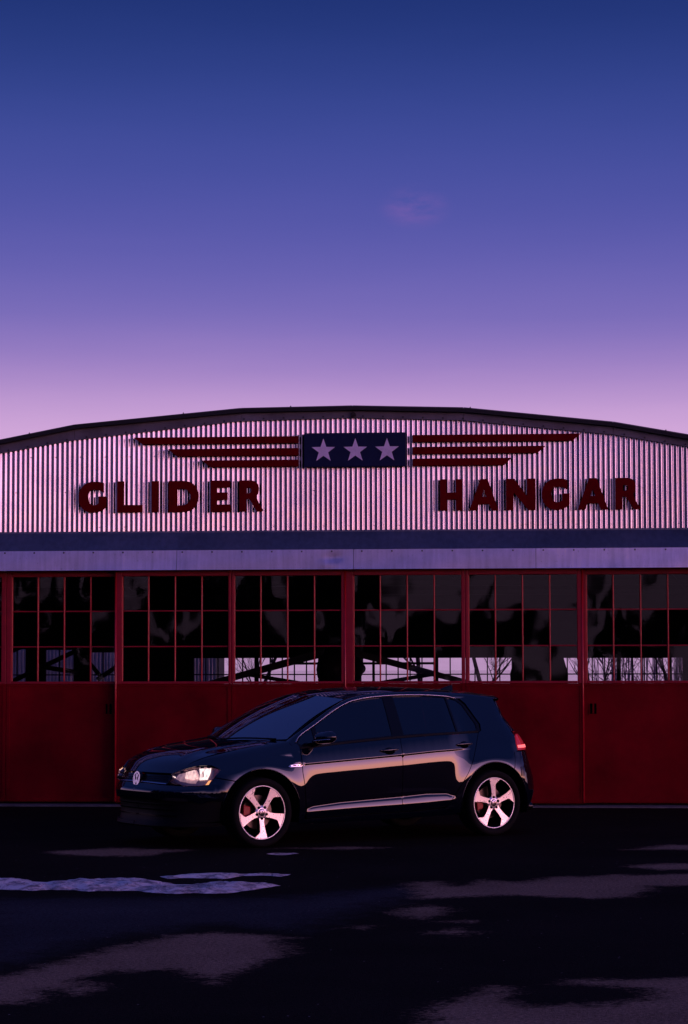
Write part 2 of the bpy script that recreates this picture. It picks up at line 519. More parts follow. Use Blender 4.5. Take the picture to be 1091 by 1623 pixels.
dpm = t.n('ShaderNodeMapRange', {'Value': t.m('ADD', dpa, t.m('MULTIPLY', t.m('SUBTRACT', w1, 0.5), 0.9)), 'From Min': -0.2, 'From Max': 0.5, 'To Min': 0.0, 'To Max': 1.0}, interpolation_type='SMOOTHSTEP').outputs[0]
dmp = t.n('ShaderNodeVectorMath', {0: (0.034, 0.032, 0.036), 'Scale': gr}, operation='SCALE').outputs[0]
wet = t.mix(dpm, wet, dmp)
dryc = t.n('ShaderNodeVectorMath', {0: (0.225, 0.138, 0.088), 'Scale': gr}, operation='SCALE').outputs[0]
spk = t.n('ShaderNodeTexVoronoi', {'Vector': co, 'Scale': 9.0})
spm = t.n('ShaderNodeMapRange', {'Value': spk.outputs['Distance'], 'From Min': 0.035, 'From Max': 0.06, 'To Min': 1.0, 'To Max': 0.0}).outputs[0]
spm = t.m('MULTIPLY', spm, t.m('GREATER_THAN', t.n('ShaderNodeSeparateColor', {0: spk.outputs['Color']}).outputs[0], 0.72))
t.link(t.mix(spm, t.mix(dm, wet, dryc), (0.34, 0.28, 0.27)), b.inputs['Base Color'])
t.link(t.n('ShaderNodeMapRange', {'Value': dm, 'From Min': 0.0, 'From Max': 1.0, 'To Min': 0.85, 'To Max': 0.95}).outputs[0], b.inputs['Roughness'])
b.inputs['Specular IOR Level'].default_value = 0.02
bn = t.n('ShaderNodeBump', {'Height': t.m('ADD', grain, vor.outputs['Distance']), 'Strength': 0.55, 'Distance': 0.006})
t.link(bn.outputs[0], b.inputs['Normal'])
gme.materials.append(gm)

# land falling away behind the hangar to a lake
mk('hillside', [(-900, 26, 0), (900, 26, 0), (900, 75, -9), (-900, 75, -9), (-900, 120, -14), (900, 120, -14)], [(0, 1, 2, 3), (3, 2, 5, 4)], 'interior_floor', kind='structure')
wm = bpy.data.materials.new('lake_water')
wm.use_nodes = True
t = NT(wm.node_tree)
b = wm.node_tree.nodes['Principled BSDF']
b.inputs['Base Color'].default_value = (0.012, 0.014, 0.02, 1)
b.inputs['Roughness'].default_value = 0.06
b.inputs['IOR'].default_value = 1.33
co = t.n('ShaderNodeTexCoord').outputs['Object']
t.link(t.n('ShaderNodeBump', {'Height': t.noise(co, 0.6, 3, 0.5), 'Strength': 0.12, 'Distance': 0.05}).outputs[0], b.inputs['Normal'])
MATS['lake_water'] = wm
mk('lake', [(-3500, 110, -12.5), (3500, 110, -12.5), (3500, 4200, -12.5), (-3500, 4200, -12.5)], [(0, 1, 2, 3)], 'lake_water', kind='structure')

# melting ice left on the wet asphalt
im = bpy.data.materials.new('ice')
im.use_nodes = True
t = NT(im.node_tree)
b = im.node_tree.nodes['Principled BSDF']
co = t.n('ShaderNodeTexCoord').outputs['Object']
nz = t.noise(co, 7.0, 8, 0.78, 0.8)
t.link(t.ramp(nz, [(0.40, (0.16, 0.11, 0.11)), (0.48, (0.62, 0.46, 0.43)), (0.56, (1.0, 0.82, 0.77))]), b.inputs['Base Color'])
b.inputs['Roughness'].default_value = 0.42
b.inputs['Specular IOR Level'].default_value = 0.7
t.link(t.n('ShaderNodeBump', {'Height': t.noise(co, 30.0, 5, 0.7), 'Strength': 0.6, 'Distance': 0.02}).outputs[0], b.inputs['Normal'])
MATS['ice'] = im
ICE_LABEL = ['long pale ridge of melting ice across the asphalt at the left edge', 'thin pale streak of ice just behind the long ice ridge', 'small oval scrap of ice on the asphalt below the car']
for poly, lab, hh in zip(ICE, ICE_LABEL, (0.028, 0.02, 0.012)):
    rs = resample(poly, 0.03)
    wob = lambda a, k: sum(math.sin(a * f_ + k * f_) / f_ for f_ in (7.0, 17.3, 41.0, 83.0))
    rs = [(x + .10 * wob(y * 1.3 + x, 1.0), y + .30 * wob(x * 1.7 + .3 * y, 2.0)) for x, y in rs]
    xs = [p[0] for p in rs]
    ys = [p[1] for p in rs]
    pts = []
    x = min(xs)
    while x < max(xs):
        y = min(ys)
        while y < max(ys):
            q = (x + random.uniform(-.02, .02), y + random.uniform(-.02, .02))
            if inpoly(q[0], q[1], rs):
                pts.append(q)
            y += 0.06
        x += 0.06
    V, F = cdt(rs, [], pts)
    arr = np.array(V)
    sd = np.maximum(gsd(arr[:, 0], arr[:, 1], rs), 0)
    zz = 0.004 + hh * np.sqrt(np.minimum(sd / 0.25, 1)) * (0.35 + 1.1 * rng.random(len(V))) * (sd > 0.004)
    o = mk('ice_patch', [(p[0], p[1], z) for p, z in zip(V, zz)], F, 'ice', smooth=True)
    tag(o, lab, 'ice')

# ================================================================== HANGAR
hangar = tag(empty('hangar'), 'low barrel-roofed hangar with corrugated gable and red glazed sliding doors', 'hangar')
ROOFP = [(-8.9, 3.10), (-7.2, 3.66), (-5.2, 4.13), (-3.17, 4.517), (-1.19, 4.688), (0.13, 4.702), (1.43, 4.666), (3.16, 4.482), (5.05, 4.14), (7.1, 3.66), (8.9, 3.08)]
BARGE = [(-8.9, 3.0), (-7.2, 3.55), (-5.2, 4.00), (-3.22, 4.337), (-1.22, 4.548), (0.11, 4.574), (1.42, 4.530), (3.17, 4.346), (5.05, 4.02), (7.1, 3.55), (8.9, 3.0)]
rz_ = lambda x: float(np.interp(x, [p[0] for p in ROOFP], [p[1] for p in ROOFP]))
bz_ = lambda x: float(np.interp(x, [p[0] for p in BARGE], [p[1] for p in BARGE]))
PITCH = 0.0595


def corr_sheet(name, x0, n, zb, ztop, y, m, parent, pitch=PITCH, amp=0.0098, rows=1, k=10):
    vs_, fs = [], []
    cols = n * k + 1
    for i in range(cols):
        x = x0 + pitch * i / k
        yy = y - amp * math.cos(2 * PI * i / k)
        zt = ztop(x)
        for r_ in range(rows + 1):
            vs_.append((x, yy, zb + (zt - zb) * r_ / rows))
    for i in range(cols - 1):
        for r_ in range(rows):
            a = i * (rows + 1) + r_
            fs.append((a, a + rows + 1, a + rows + 2, a + 1))
    return mk(name, vs_, fs, m, parent, smooth=True)


x = -8.77
i = 0
while x < 8.7:
    corr_sheet('corrugated_sheet', x, 13, 3.228, lambda q: bz_(q) + 0.06, 0.0 - 0.0016 * (i % 2), 'galvanised', hangar)
    x += 12 * PITCH
    i += 1
sm = MB()
for zz in (3.30, 3.72, 4.14):
    for k_ in range(-146, 147):
        q = k_ * PITCH + .0149
        if (k_ * 7 + int(zz * 10)) % 5 == 0 and zz < bz_(q) - .1 and rng.random() < .45:
            sm.box((q - .0045, -.012, zz - .0045), (q + .0045, -.006, zz + .0045))
sm.build('wall_screws', 'steel_dark', hangar, kind='stuff')
mb = MB()
mb.tube((.115, -.075, 4.61), (.115, -.05, 4.61), .03, .035, 8, cap=True)
mb.tube((.085, -.07, 4.585), (.15, -.07, 4.60), .012, .012, 6, cap=True)
mb.build('ridge_bracket', 'steel_dark', hangar)
# backing wall behind the sheets
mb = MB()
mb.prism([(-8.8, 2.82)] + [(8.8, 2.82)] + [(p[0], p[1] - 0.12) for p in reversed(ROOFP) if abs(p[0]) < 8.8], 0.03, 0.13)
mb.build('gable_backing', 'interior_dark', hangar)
# barge board in lengths
for a, bq in zip(BARGE[:-1], BARGE[1:]):
    mb = MB()
    mb.prism([(a[0] + .002, a[1]), (bq[0] - .002, bq[1]), (bq[0] - .002, rz_(bq[0]) + .02), (a[0] + .002, rz_(a[0]) + .02)], -0.05, -0.03)
    mb.build('barge_board', 'barge_metal', hangar)
sm = MB()
for q in np.arange(-8.5, 8.5, 0.236):
    z = bz_(q) + 0.022
    sm.box((q - .009, -.058, z - .009), (q + .009, -.05, z + .009))
sm.build('barge_screws', 'steel_dark', hangar, kind='stuff')
# curved roof slab, one sheet per bay
for a, bq in zip(ROOFP[:-1], ROOFP[1:]):
    mb = MB()
    mb.prism([(a[0] + .001, a[1] - .045), (bq[0] - .001, bq[1] - .045), (bq[0] - .001, bq[1]), (a[0] + .001, a[1])], -0.14, 20.4)
    mb.build('roof_sheet', 'roof_black', hangar)
mb = MB()
for q in (-3.75, -0.62, 1.5, 3.78, -1.9):
    mb.tube((q, -.12, rz_(q) - .01), (q, -.12, rz_(q) + .022), .012, .006, 6, cap=True)
mb.build('roof_bolts', 'steel_dark', hangar, kind='stuff')
# sloped flashing and fascia in overlapping lengths
SE = [-8.8, -6.36, -4.225, -1.956, 0.130, 2.259, 4.40, 6.5, 8.8]
for i, (a, bq) in enumerate(zip(SE[:-1], SE[1:])):
    pr = 0.003 * (i % 2)
    N = 36
    mb = MB()
    vs_ = []
    for k in range(N + 1):
        q = a + (bq - a + 0.012) * k / N
        w = 0.003 * math.sin(q * 3.1) + 0.002 * math.sin(q * 7.7 + i)
        vs_ += [(q, -.026 - pr, 3.247), (q, -.028 - pr, 3.226), (q, -.03 - pr, 3.224), (q, -.125 - pr + w, 3.115 + w), (q, -.222 - pr, 3.006 + w * .6)]
    fs = []
    for k in range(N):
        for r_ in range(4):
            fs.append((k * 5 + r_, k * 5 + r_ + 1, k * 5 + r_ + 6, k * 5 + r_ + 5))
    mk('sloped_flashing', vs_, fs, 'flashing', hangar)
    vs_, fs = [], []
    M_ = 8
    for k in range(N + 1):
        q = a + (bq - a - 0.005) * k / N
        for r_ in range(M_ + 1):
            z = 3.008 - (3.008 - 2.776) * r_ / M_
            w = 0.004 * math.sin(q * 2.3 + r_ * .4) + 0.003 * math.sin(q * 6.1 + 1.3 * i)
            dd = math.exp(-((q + 0.13) / 0.13) ** 2 - ((z - 2.90 - .25 * (q + .13)) / 0.05) ** 2) - math.exp(-((q + 0.20) / 0.10) ** 2 - ((z - 2.85) / 0.05) ** 2)
            vs_.append((q, -.2225 - .013 * r_ / M_ - pr + w * (r_ / M_) + 0.014 * dd, z))
    for k in range(N):
        for r_ in range(M_):
            a_ = k * (M_ + 1) + r_
            fs.append((a_, a_ + 1, a_ + M_ + 2, a_ + M_ + 1))
    mk('fascia_panel', vs_, fs, 'fascia_metal', hangar, smooth=True)
sm = MB()
for q in np.arange(-8.6, 8.6, 0.353):
    sm.box((q - .008, -.236, 2.978), (q + .008, -.224, 2.994))
sm.build('fascia_screws', 'steel_dark', hangar, kind='stuff')
mb = MB()
mb.box((-8.8, -.21, 2.99), (8.8, .03, 3.0))
mb.box((-8.8, -.02, 2.815), (8.8, .35, 2.99))
mb.build('door_head', 'steel_dark', hangar)
mb = MB()
mb.box((-8.8, -.16, -.05), (8.8, .36, .016))
mb.build('threshold', 'concrete', hangar)

# sliding door leaves
YG = 0.045
ZR = [1.466, 1.8785, 2.301, 2.713]


def leaf(x0, x1, xp, y, handle=None, batten=None, last=0.3185):
    w = 0.3185
    xs = [xp + w * k for k in range(5)]
    mb = MB()
    mb.box((x0, y + .012, .042), (x1, y + .06, 1.436))
    d = mb.build('door', 'door_red', hangar)
    # frame members
    f = MB()
    f.box((x0, y, 1.4363), (x0 + (xp - x0), y + .055, 2.80))
    o = f.build('stile', 'frame_red', d)
    bevel(o, .006)
    f = MB()
    f.box((xs[4], y, 1.4363), (x1 - .003, y + .055, 2.80))
    bevel(f.build('stile', 'frame_red', d), .006)
    f = MB()
    f.box((xp + .0005, y - .001, 2.713), (xs[4] - .0005, y + .052, 2.80))
    bevel(f.build('rail', 'frame_red', d), .006)
    f = MB()
    f.box((xp + .0005, y - .001, 1.437), (xs[4] - .0005, y + .052, 1.466))
    bevel(f.build('rail', 'frame_red', d), .005)
    f = MB()                                                    # thin beads round the lower panel
    f.box((x0 + .004, y + .004, 1.405), (x1 - .004, y + .0118, 1.425))
    f.box((x0 + .004, y + .004, .05), (x0 + .045, y + .0118, 1.404))
    f.box((x1 - .045, y + .004, .05), (x1 - .004, y + .0118, 1.404))
    f.box((x0 + .046, y + .004, .05), (x1 - .046, y + .0118, .10))
    bevel(f.build('panel_frame', 'door_red', d), .003)
    for k in range(1, 4):
        f = MB()
        f.box((xs[k] - .009, y + .008, 1.4665), (xs[k] + .009, y + .05, 2.7125))
        bevel(f.build('muntin', 'bar_red', d), .0088, 3)
    for z in ZR[1:3]:
        f = MB()
        f.box((xp + .001, y + .014, z - .008), (xs[4] - .001, y + .048, z + .008))
        bevel(f.build('muntin', 'frame_red', d), .004)
    f = MB()                                                     # reveal bead on the left side of the glazing
    f.box((xp - .001, y + .004, 1.4667), (xp + .014, y + .05, 2.7123))
    bevel(f.build('glazing_bead', 'bar_red', d), .007, 3)
    for c in range(4):
        for r_ in range(3):
            a0, a1 = xs[c], xs[c + 1]
            z0, z1 = ZR[r_], ZR[r_ + 1]
            N = 5
            tx, tz = rng.normal(0, .010), rng.normal(0, .009)
            ph = rng.random(4) * 6.28
            am = rng.uniform(.0003, .0011)
            vs_, fs = [], []
            for i_ in range(N + 1):
                for j_ in range(N + 1):
                    u, v = i_ / N, j_ / N
                    yy = YG + y + tx * (u - .5) * w + tz * (v - .5) * .42 + am * math.sin(4.5 * u + ph[0]) * math.cos(4 * v + ph[1])
                    vs_.append((a0 + (a1 - a0) * u, yy, z0 + (z1 - z0) * v))
            for i_ in range(N):
                for j_ in range(N):
                    a_ = i_ * (N + 1) + j_
                    fs.append((a_, a_ + N + 1, a_ + N + 2, a_ + 1))
            mk('pane', vs_, fs, 'pane_glass', d, smooth=True)
    if handle:
        hx = handle
        f = MB()
        f.box((hx - .052, y + .0045, 1.062), (hx + .052, y + .0115, 1.078), 0)
        f.box((hx - .052, y + .0045, 1.078), (hx - .038, y + .0115, 1.205), 0)
        f.box((hx + .038, y + .0045, 1.078), (hx + .052, y + .0115, 1.205), 0)
        f.box((hx - .0375, y + .0085, 1.079), (hx + .0375, y + .0118, 1.20), 1)
        f.box((hx - .009, y - .018, 1.085), (hx + .009, y + .008, 1.20), 0)
        f.build('door_handle', 'door_red', d, mats=['door_red', 'void_black'])
    if batten is not None:
        f = MB()
        f.tube((batten, y + .005, .05), (batten, y + .005, 2.79), .013, .013, 12, cap=True)
        f.build('edge_batten', 'bar_red', d, smooth=True)
    return d


for (x0, x1, xp, y, hd_, bt) in [
        (-6.85, -5.47, -6.78, .1, None, None), (-5.47, -4.06, -5.395, .1, None, None), (-4.06, -2.65, -4.0, .1, -2.82, None),
        (-2.727, -1.341, -2.65, 0, None, -2.722), (-1.341, 0.015, -1.31, 0, None, 0.009), (0.020, 1.424, .105, 0, None, None),
        (1.424, 2.80, 1.459, 0, None, 2.793), (2.74, 4.16, 2.84, .1, 2.915, None), (4.165, 5.53, 4.20, .1, None, None), (5.535, 6.90, 5.575, .1, None, None)]:
    leaf(x0, x1, xp, y, hd_, bt)
# red wall beyond the doors
for a, bq in ((-8.8, -6.855), (6.905, 8.8)):
    mb = MB()
    mb.box((a, .05, .03), (bq, .16, 2.81))
    mb.build('front_wall', 'door_red', hangar)
for a, bq in ((-8.9, -8.79), (8.79, 8.9)):
    mb = MB()
    mb.box((a, .16, 0), (bq, 20.0, 3.05))
    mb.build('side_wall', 'interior_dark', hangar)
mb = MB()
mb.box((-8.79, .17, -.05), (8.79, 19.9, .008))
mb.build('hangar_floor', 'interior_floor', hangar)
# back wall with its windows
WINS = [(-8.43, -8.05, 1.97), (-7.65, -7.06, 1.955), (-6.72, -6.20, 1.90), (-4.60, -3.344, 1.78), (-3.28, -2.046, 1.78), (-1.188, -.945, 1.785), (-.917, .292, 1.775), (.369, 1.867, 1.775), (2.723, 3.97, 1.768), (4.03, 4.994, 1.764), (5.044, 5.282, 1.77)]
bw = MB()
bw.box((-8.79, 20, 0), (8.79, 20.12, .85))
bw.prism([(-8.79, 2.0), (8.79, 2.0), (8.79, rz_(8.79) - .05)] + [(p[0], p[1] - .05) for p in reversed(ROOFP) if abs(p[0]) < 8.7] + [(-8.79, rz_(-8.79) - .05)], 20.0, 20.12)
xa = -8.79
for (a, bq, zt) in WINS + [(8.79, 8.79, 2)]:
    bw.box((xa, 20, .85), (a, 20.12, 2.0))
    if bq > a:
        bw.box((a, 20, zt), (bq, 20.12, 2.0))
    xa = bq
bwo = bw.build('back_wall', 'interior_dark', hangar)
for (a, bq, zt) in WINS:
    f = MB()
    n = max(1, round((bq - a) / .245))
    for k in range(0, n + 1):
        q = a + (bq - a) * k / n
        f.box((q - .012, 20.02, .85), (q + .012, 20.06, zt))
    for z in (1.02, 1.446):
        f.box((a, 20.022, z - .012), (bq, 20.058, z + .012))
    f.build('window_frame', 'steel_dark', bwo)
    for k in range(n):
        q0, q1 = a + (bq - a) * k / n, a + (bq - a) * (k + 1) / n
        mk('pane', [(q0, 20.04, .85), (q1, 20.04, .85), (q1, 20.04, zt), (q0, 20.04, zt)], [(0, 1, 2, 3)], 'rear_pane_glass', bwo)
# roof trusses
for yt in (5.0, 10.0, 15.0):
    f = MB()
    for p, q in zip(ROOFP[:-1], ROOFP[1:]):
        f.tube((p[0], yt, p[1] - .14), (q[0], yt, q[1] - .14), .05, .05, 4)
    f.tube((-8.7, yt, 2.95), (8.7, yt, 2.95), .06, .06, 4)
    for k in range(-7, 8, 2):
        f.tube((k, yt, 2.95), (k + 1, yt, rz_(k + 1) - .15), .035, .035, 4)
        f.tube((k + 1, yt, rz_(k + 1) - .15), (k + 2, yt, 2.95), .035, .035, 4)
    f.build('roof_truss', 'steel_dark', hangar)
# braces by the left windows
f = MB()
for (a, bq) in (((-8.5, 19.6, 1.2), (-6.9, 19.6, 1.95)), ((-7.7, 19.6, 1.62), (-6.9, 19.6, 1.5)), ((-6.8, 19.6, 1.85), (-6.4, 19.6, 1.38)), ((-6.5, 19.6, 1.35), (-5.9, 19.6, 1.75)), ((-8.6, 19.6, 1.78), (-8.0, 19.6, 2.05))):
    f.tube(a, bq, .05, .05, 6)
f.build('wall_brace', 'steel_dark', hangar)

# ------------------------------------------------------------------ signs on the gable
G_ = [[(.916, .95), (.81, .98), (.71, .994), (.51, .994), (.40, .98), (.31, .95), (.20, .89), (.125, .82), (.06, .74), (.02, .64), (0, .5), (.01, .38), (.04, .27), (.10, .17), (.175, .10), (.27, .05), (.38, .015), (.48, 0), (.58, 0), (.68, .01), (.78, .04), (.88, .085), (.95, .13), (1, .19), (1, .52), (.73, .52), (.73, .30), (.66, .255), (.545, .24), (.46, .26), (.40, .30), (.367, .38), (.343, .5), (.35, .58), (.377, .66), (.43, .71), (.51, .735), (.62, .735), (.72, .72), (.82, .69), (.916, .64)]]
L_ = [[(0, 0), (0, 1), (.27, 1), (.27, .24), (1, .24), (1, 0)]]
I_ = [[(0, 0), (0, 1), (1, 1), (1, 0)]]
D_ = [[(0, 0), (0, 1), (.50, 1), (.67, .975), (.80, .92), (.90, .82), (.965, .70), (1, .55), (.995, .42), (.96, .29), (.90, .19), (.81, .10), (.70, .04), (.55, 0)], [(.29, .745), (.50, .745), (.60, .715), (.69, .64), (.735, .53), (.735, .44), (.69, .335), (.60, .255), (.50, .22), (.29, .215)]]
E_ = [[(0, 0), (0, 1), (.95, 1), (.95, .78), (.32, .757), (.32, .62), (.84, .62), (.84, .38), (.32, .38), (.32, .235), (.98, .235), (.98, 0)]]
R_ = [[(0, 0), (0, 1), (.50, 1), (.62, .98), (.72, .935), (.79, .86), (.82, .76), (.815, .66), (.78, .57), (.71, .49), (.75, .40), (.83, .26), (.93, .12), (1.0, .07), (.98, .015), (.90, 0), (.73, 0), (.66, .10), (.56, .24), (.45, .38), (.34, .42), (.285, .40), (.285, 0)], [(.31, .77), (.42, .77), (.485, .745), (.51, .70), (.505, .64), (.46, .595), (.31, .585)]]
H_ = [[(0, 0), (0, 1), (.28, 1), (.28, .575), (.70, .575), (.70, 1), (.97, 1), (1, 0), (.71, 0), (.70, .355), (.30, .355), (.30, 0)]]
A_ = [[(0, 0), (.38, 1), (.63, 1), (1, 0), (.757, 0), (.68, .20), (.32, .20), (.24, 0)], [(.418, .43), (.50, .66), (.58, .43)]]
N_ = [[(0, 0), (0, 1), (.28, 1), (.71, .44), (.71, 1), (1, 1), (1, 0), (.75, 0), (.265, .56), (.236, 0)]]


def letter(shape, x0, x1, z0, z1, parent):
    tr_ = lambda p: (x0 + (x1 - x0) * p[0], z0 + (z1 - z0) * p[1])
    out = [tr_(p) for p in shape[0]]
    hol = [[tr_(p) for p in h] for h in shape[1:]]
    V, F = cdt(out, hol, [])
    yf_, yb_ = -.050, -.024
    n = len(V)
    vs_ = [(p[0], yf_, p[1]) for p in V] + [(p[0], yb_, p[1]) for p in V]
    fs = []
    for f_ in F:
        a, b_, c = [Vector(V[i]) for i in f_]
        ccw = (b_ - a).cross(c - a) > 0
        f_ = f_ if ccw else f_[::-1]
        fs.append(f_)
        fs.append(tuple(i + n for i in reversed(f_)))
    cnt = {}
    for f_ in fs[::2]:
        for i in range(3):
            cnt[(f_[i], f_[(i + 1) % 3])] = 1
    for (i, j) in list(cnt):
        if (j, i) not in cnt:
            fs.append((j, i, i + n, j + n))
    # stand-off pins to the wall
    cx = [p[0] for p in V]
    for q in (x0 + .2 * (x1 - x0), x0 + .8 * (x1 - x0)):
        for z in (z0 + .12 * (z1 - z0), z0 + .88 * (z1 - z0)):
            if inpoly(q, z, out):
                k = len(vs_)
                for yy in (yb_ - .005, .0):
                    for s in range(6):
                        vs_.append((q + .008 * math.cos(s * PI / 3), yy, z + .008 * math.sin(s * PI / 3)))
                fs += [(k + s, k + (s + 1) % 6, k + 6 + (s + 1) % 6, k + 6 + s) for s in range(6)]
    return mk('letter', vs_, fs, 'letter_red', parent)


s1 = tag(empty('wall_sign', (-2.06, 0, 3.47)), 'raised dark red letters spelling GLIDER on the corrugated gable', 'sign')
for sh, a, bq in ((G_, -3.166, -2.837), (L_, -2.703, -2.397), (I_, -2.289, -2.203), (D_, -2.084, -1.727), (E_, -1.583, -1.343), (R_, -1.241, -.956)):
    o = letter(sh, a + 2.06, bq + 2.06, 0, .372, s1)
s2 = tag(empty('wall_sign', (2.31, 0, 3.466)), 'raised dark red letters spelling HANGAR on the corrugated gable', 'sign')
for sh, a, bq in ((H_, 1.138, 1.405), (A_, 1.482, 1.825), (N_, 1.912, 2.26), (G_, 2.332, 2.657), (A_, 2.750, 3.105), (R_, 3.189, 3.479)):
    letter(sh, a - 2.31, bq - 2.31, 0, .370, s2)
sp_ = tag(empty('star_panel', (.137, 0, 3.989)), 'dark blue panel with three pale stars under the roof peak', 'sign')
mb = MB()
mb.box((-.602, -.10, 0), (.602, -.02, .402))
bevel(mb.build('backing_board', 'sign_blue', sp_), .004)
for cx in (-.371, .006, .380):
    st = []
    for k in range(10):
        r_ = .146 if k % 2 == 0 else .146 * .40
        a = PI / 2 - k * PI / 5
        st.append((cx + r_ * math.cos(a), .190 + r_ * math.sin(a)))
    V, F = cdt(st, [], [(cx, .19)])
    n = len(V)
    vs_ = [(p[0], -.108, p[1]) for p in V] + [(p[0], -.1005, p[1]) for p in V]
    fs = []
    for f_ in F:
        a, b_, c = [Vector(V[i]) for i in f_]
        fs.append(f_ if (b_ - a).cross(c - a) > 0 else f_[::-1])
    for i in range(10):
        j = (i + 1) % 10
        fs.append((i, j, j + n, i + n))
    mk('star', vs_, fs, 'star_white', sp_)


def stripes(name, label, loc, bars):
    e_ = tag(empty(name, loc), label, 'sign')
    for (xa, xb, xc, xd, z0, z1) in bars:        # top from xa to xb, bottom from xc to xd
        mb = MB()
        pl = [(xc - loc[0], z0 - loc[2]), (xd - loc[0], z0 - loc[2]), (xb - loc[0], z1 - loc[2]), (xa - loc[0], z1 - loc[2])]
        mb.prism(pl, -.072, -.02)
        bevel(mb.build('stripe', 'letter_red', e_), .004)
    return e_


stripes('wing_emblem', 'three dark red stripes left of the star panel, tapering to the left', (-1.5, 0, 4.0), [(-2.506, -.533, -2.395, -.533, 4.277, 4.361), (-2.093, -.533, -1.984, -.533, 4.130, 4.220), (-1.690, -.533, -1.585, -.533, 4.0, 4.082)])
stripes('wing_emblem', 'three dark red stripes right of the star panel, tapering to the right', (1.8, 0, 4.0), [(.818, 2.793, .818, 2.690, 4.275, 4.361), (.818, 2.379, .818, 2.280, 4.135, 4.220), (.818, 1.980, .818, 1.890, 3.995, 4.082)])

# ------------------------------------------------------------------ things inside the hangar
gl = tag(empty('glider', (-.68, 8.0, 0)), 'dark glider with drooping wings stored inside the hangar, seen through the windows', 'glider')


def lathe(prof, n, axis='y'):
    vs_, fs = [], []
    for (d, r_) in prof:
        for k in range(n):
            a = 2 * PI * k / n
            vs_.append((r_ * math.cos(a), d, r_ * math.sin(a)))
    for i in range(len(prof) - 1):
        for k in range(n):
            k2 = (k + 1) % n
            fs.append((i * n + k, i * n + k2, (i + 1) * n + k2, (i + 1) * n + k))
    return vs_, fs


v_, f_ = lathe([(-1.2, .001), (-1.15, .12), (-.9, .24), (-.3, .33), (.5, .32), (1.6, .18), (4.6, .09), (5.0, .001)], 18)
mk('fuselage', [(p[0], p[1], p[2] + 1.58) for p in v_], f_, 'steel_dark', gl, smooth=True)
for s in (-1, 1):
    w_ = MB()
    w_.add([(s * .2, -.35, 1.90), (s * .2, .75, 1.88), (s * 5.2, .1, .52), (s * 5.2, .6, .52), (s * .2, -.35, 1.79), (s * .2, .75, 1.80), (s * 5.2, .1, .49), (s * 5.2, .6, .49)],
           [(0, 1, 3, 2), (4, 6, 7, 5), (0, 2, 6, 4), (1, 5, 7, 3), (2, 3, 7, 6), (0, 4, 5, 1)])
    w_.build('wing', 'steel_dark', gl)
    w_ = MB()
    w_.tube((s * .15, 0, 1.30), (s * 1.5, .1, 1.52), .03, .03, 8)
    w_.build('wing_strut', 'steel_dark', gl, smooth=True)
    w_ = MB()
    w_.tube((s * .25, .0, 1.35), (s * .45, 0, .02), .04, .04, 6)
    w_.build('trestle_leg', 'steel_dark', gl)
w_ = MB()
w_.box((-.02, 4.3, 1.5), (.02, 5.0, 2.5))
w_.box((-1.3, 4.4, 1.65), (1.3, 4.9, 1.69))
w_.build('tail', 'steel_dark', gl)
tr = tag(empty('glider_trailer', (2.35, 12.0, 0)), 'dark enclosed trailer parked inside the hangar, behind the right windows', 'trailer')
pr = [(-.45, .35), (.45, .35), (.47, 1.5), (.40, 1.75), (.2, 1.86), (-.2, 1.86), (-.40, 1.75), (-.47, 1.5)]
mb = MB()
mb.prism(pr, -1.2, 4.0)
mb.build('body', 'interior_dark', tr)
for s in (-1, 1):
    v_, f_ = lathe([(-.06, .001), (-.06, .3), (.06, .3), (.06, .001)], 20)
    mk('wheel', [(p[1] + s * .54, p[0] + 1.2, p[2] + .3) for p in v_], f_, 'rubber', tr)
mb = MB()
mb.box((-.48, 1.1, .27), (.48, 1.3, .348))
mb.build('axle', 'steel_dark', tr)

# shed beyond the back windows
shed = tag(empty('metal_shed', (-10.5, 24.0, 0)), 'corrugated metal shed behind the hangar, glimpsed through the leftmost panes', 'shed')
for i in range(8):
    corr_sheet('corrugated_sheet', -6.2 + i * 1.5, 20, 0.0, lambda q: 3.2, .002 * (i % 2), 'shed_metal', shed, pitch=.0765, amp=.012)
mb = MB()
mb.prism([(-6.2, 0), (5.8, 0), (5.8, 3.1), (-6.2, 3.1)], .05, 1.8)
mb.build('shed_body', 'steel_dark', shed)
mb = MB()
mb.box((-6.4, -.2, 3.2), (6.0, 1.9, 3.3))
mb.build('roof', 'roof_black', shed)


# ------------------------------------------------------------------ trees
def bare_tree(name, loc, hgt, seed, label, group=None):
    rr = random.Random(seed)
    e_ = tag(empty(name, loc), label, 'tree', group)
    tk, cr = MB(), MB()

    def grow(p, d, L, r, lvl, mb_):
        n = 4 if lvl < 2 else 3
        for i in range(n):
            d2 = (d + Vector((rr.uniform(-.2, .2), rr.uniform(-.2, .2), rr.uniform(-.04, .12)))).normalized()
            q = p + d2 * (L / n)
            r2 = r * (1 - .55 * (i + 1) / n)
            r1 = r * (1 - .55 * i / n)
            mb_.tube(p, q, r1, r2, 6 if lvl == 0 else 4 if lvl < 3 else 3)
            if lvl < 4 and (lvl > 0 or i > 0):
                for _ in range(2 if lvl < 3 else 3):
                    a = rr.uniform(0, 2 * PI)
                    s = rr.uniform(.5, 1.1)
                    nd = (d2 + Vector((math.cos(a) * s, math.sin(a) * s, rr.uniform(-.15, .45)))).normalized()
                    grow(q, nd, L * rr.uniform(.42, .62), r2 * .55, lvl + 1, cr)
            p, d = q, d2
    grow(Vector((0, 0, 0)), Vector((rr.uniform(-.1, .1), 0, 1)), hgt * .6, hgt * .012, 0, tk)
    tk.build('trunk', 'bark', e_)
    cr.build('crown', 'bark', e_)
    return e_


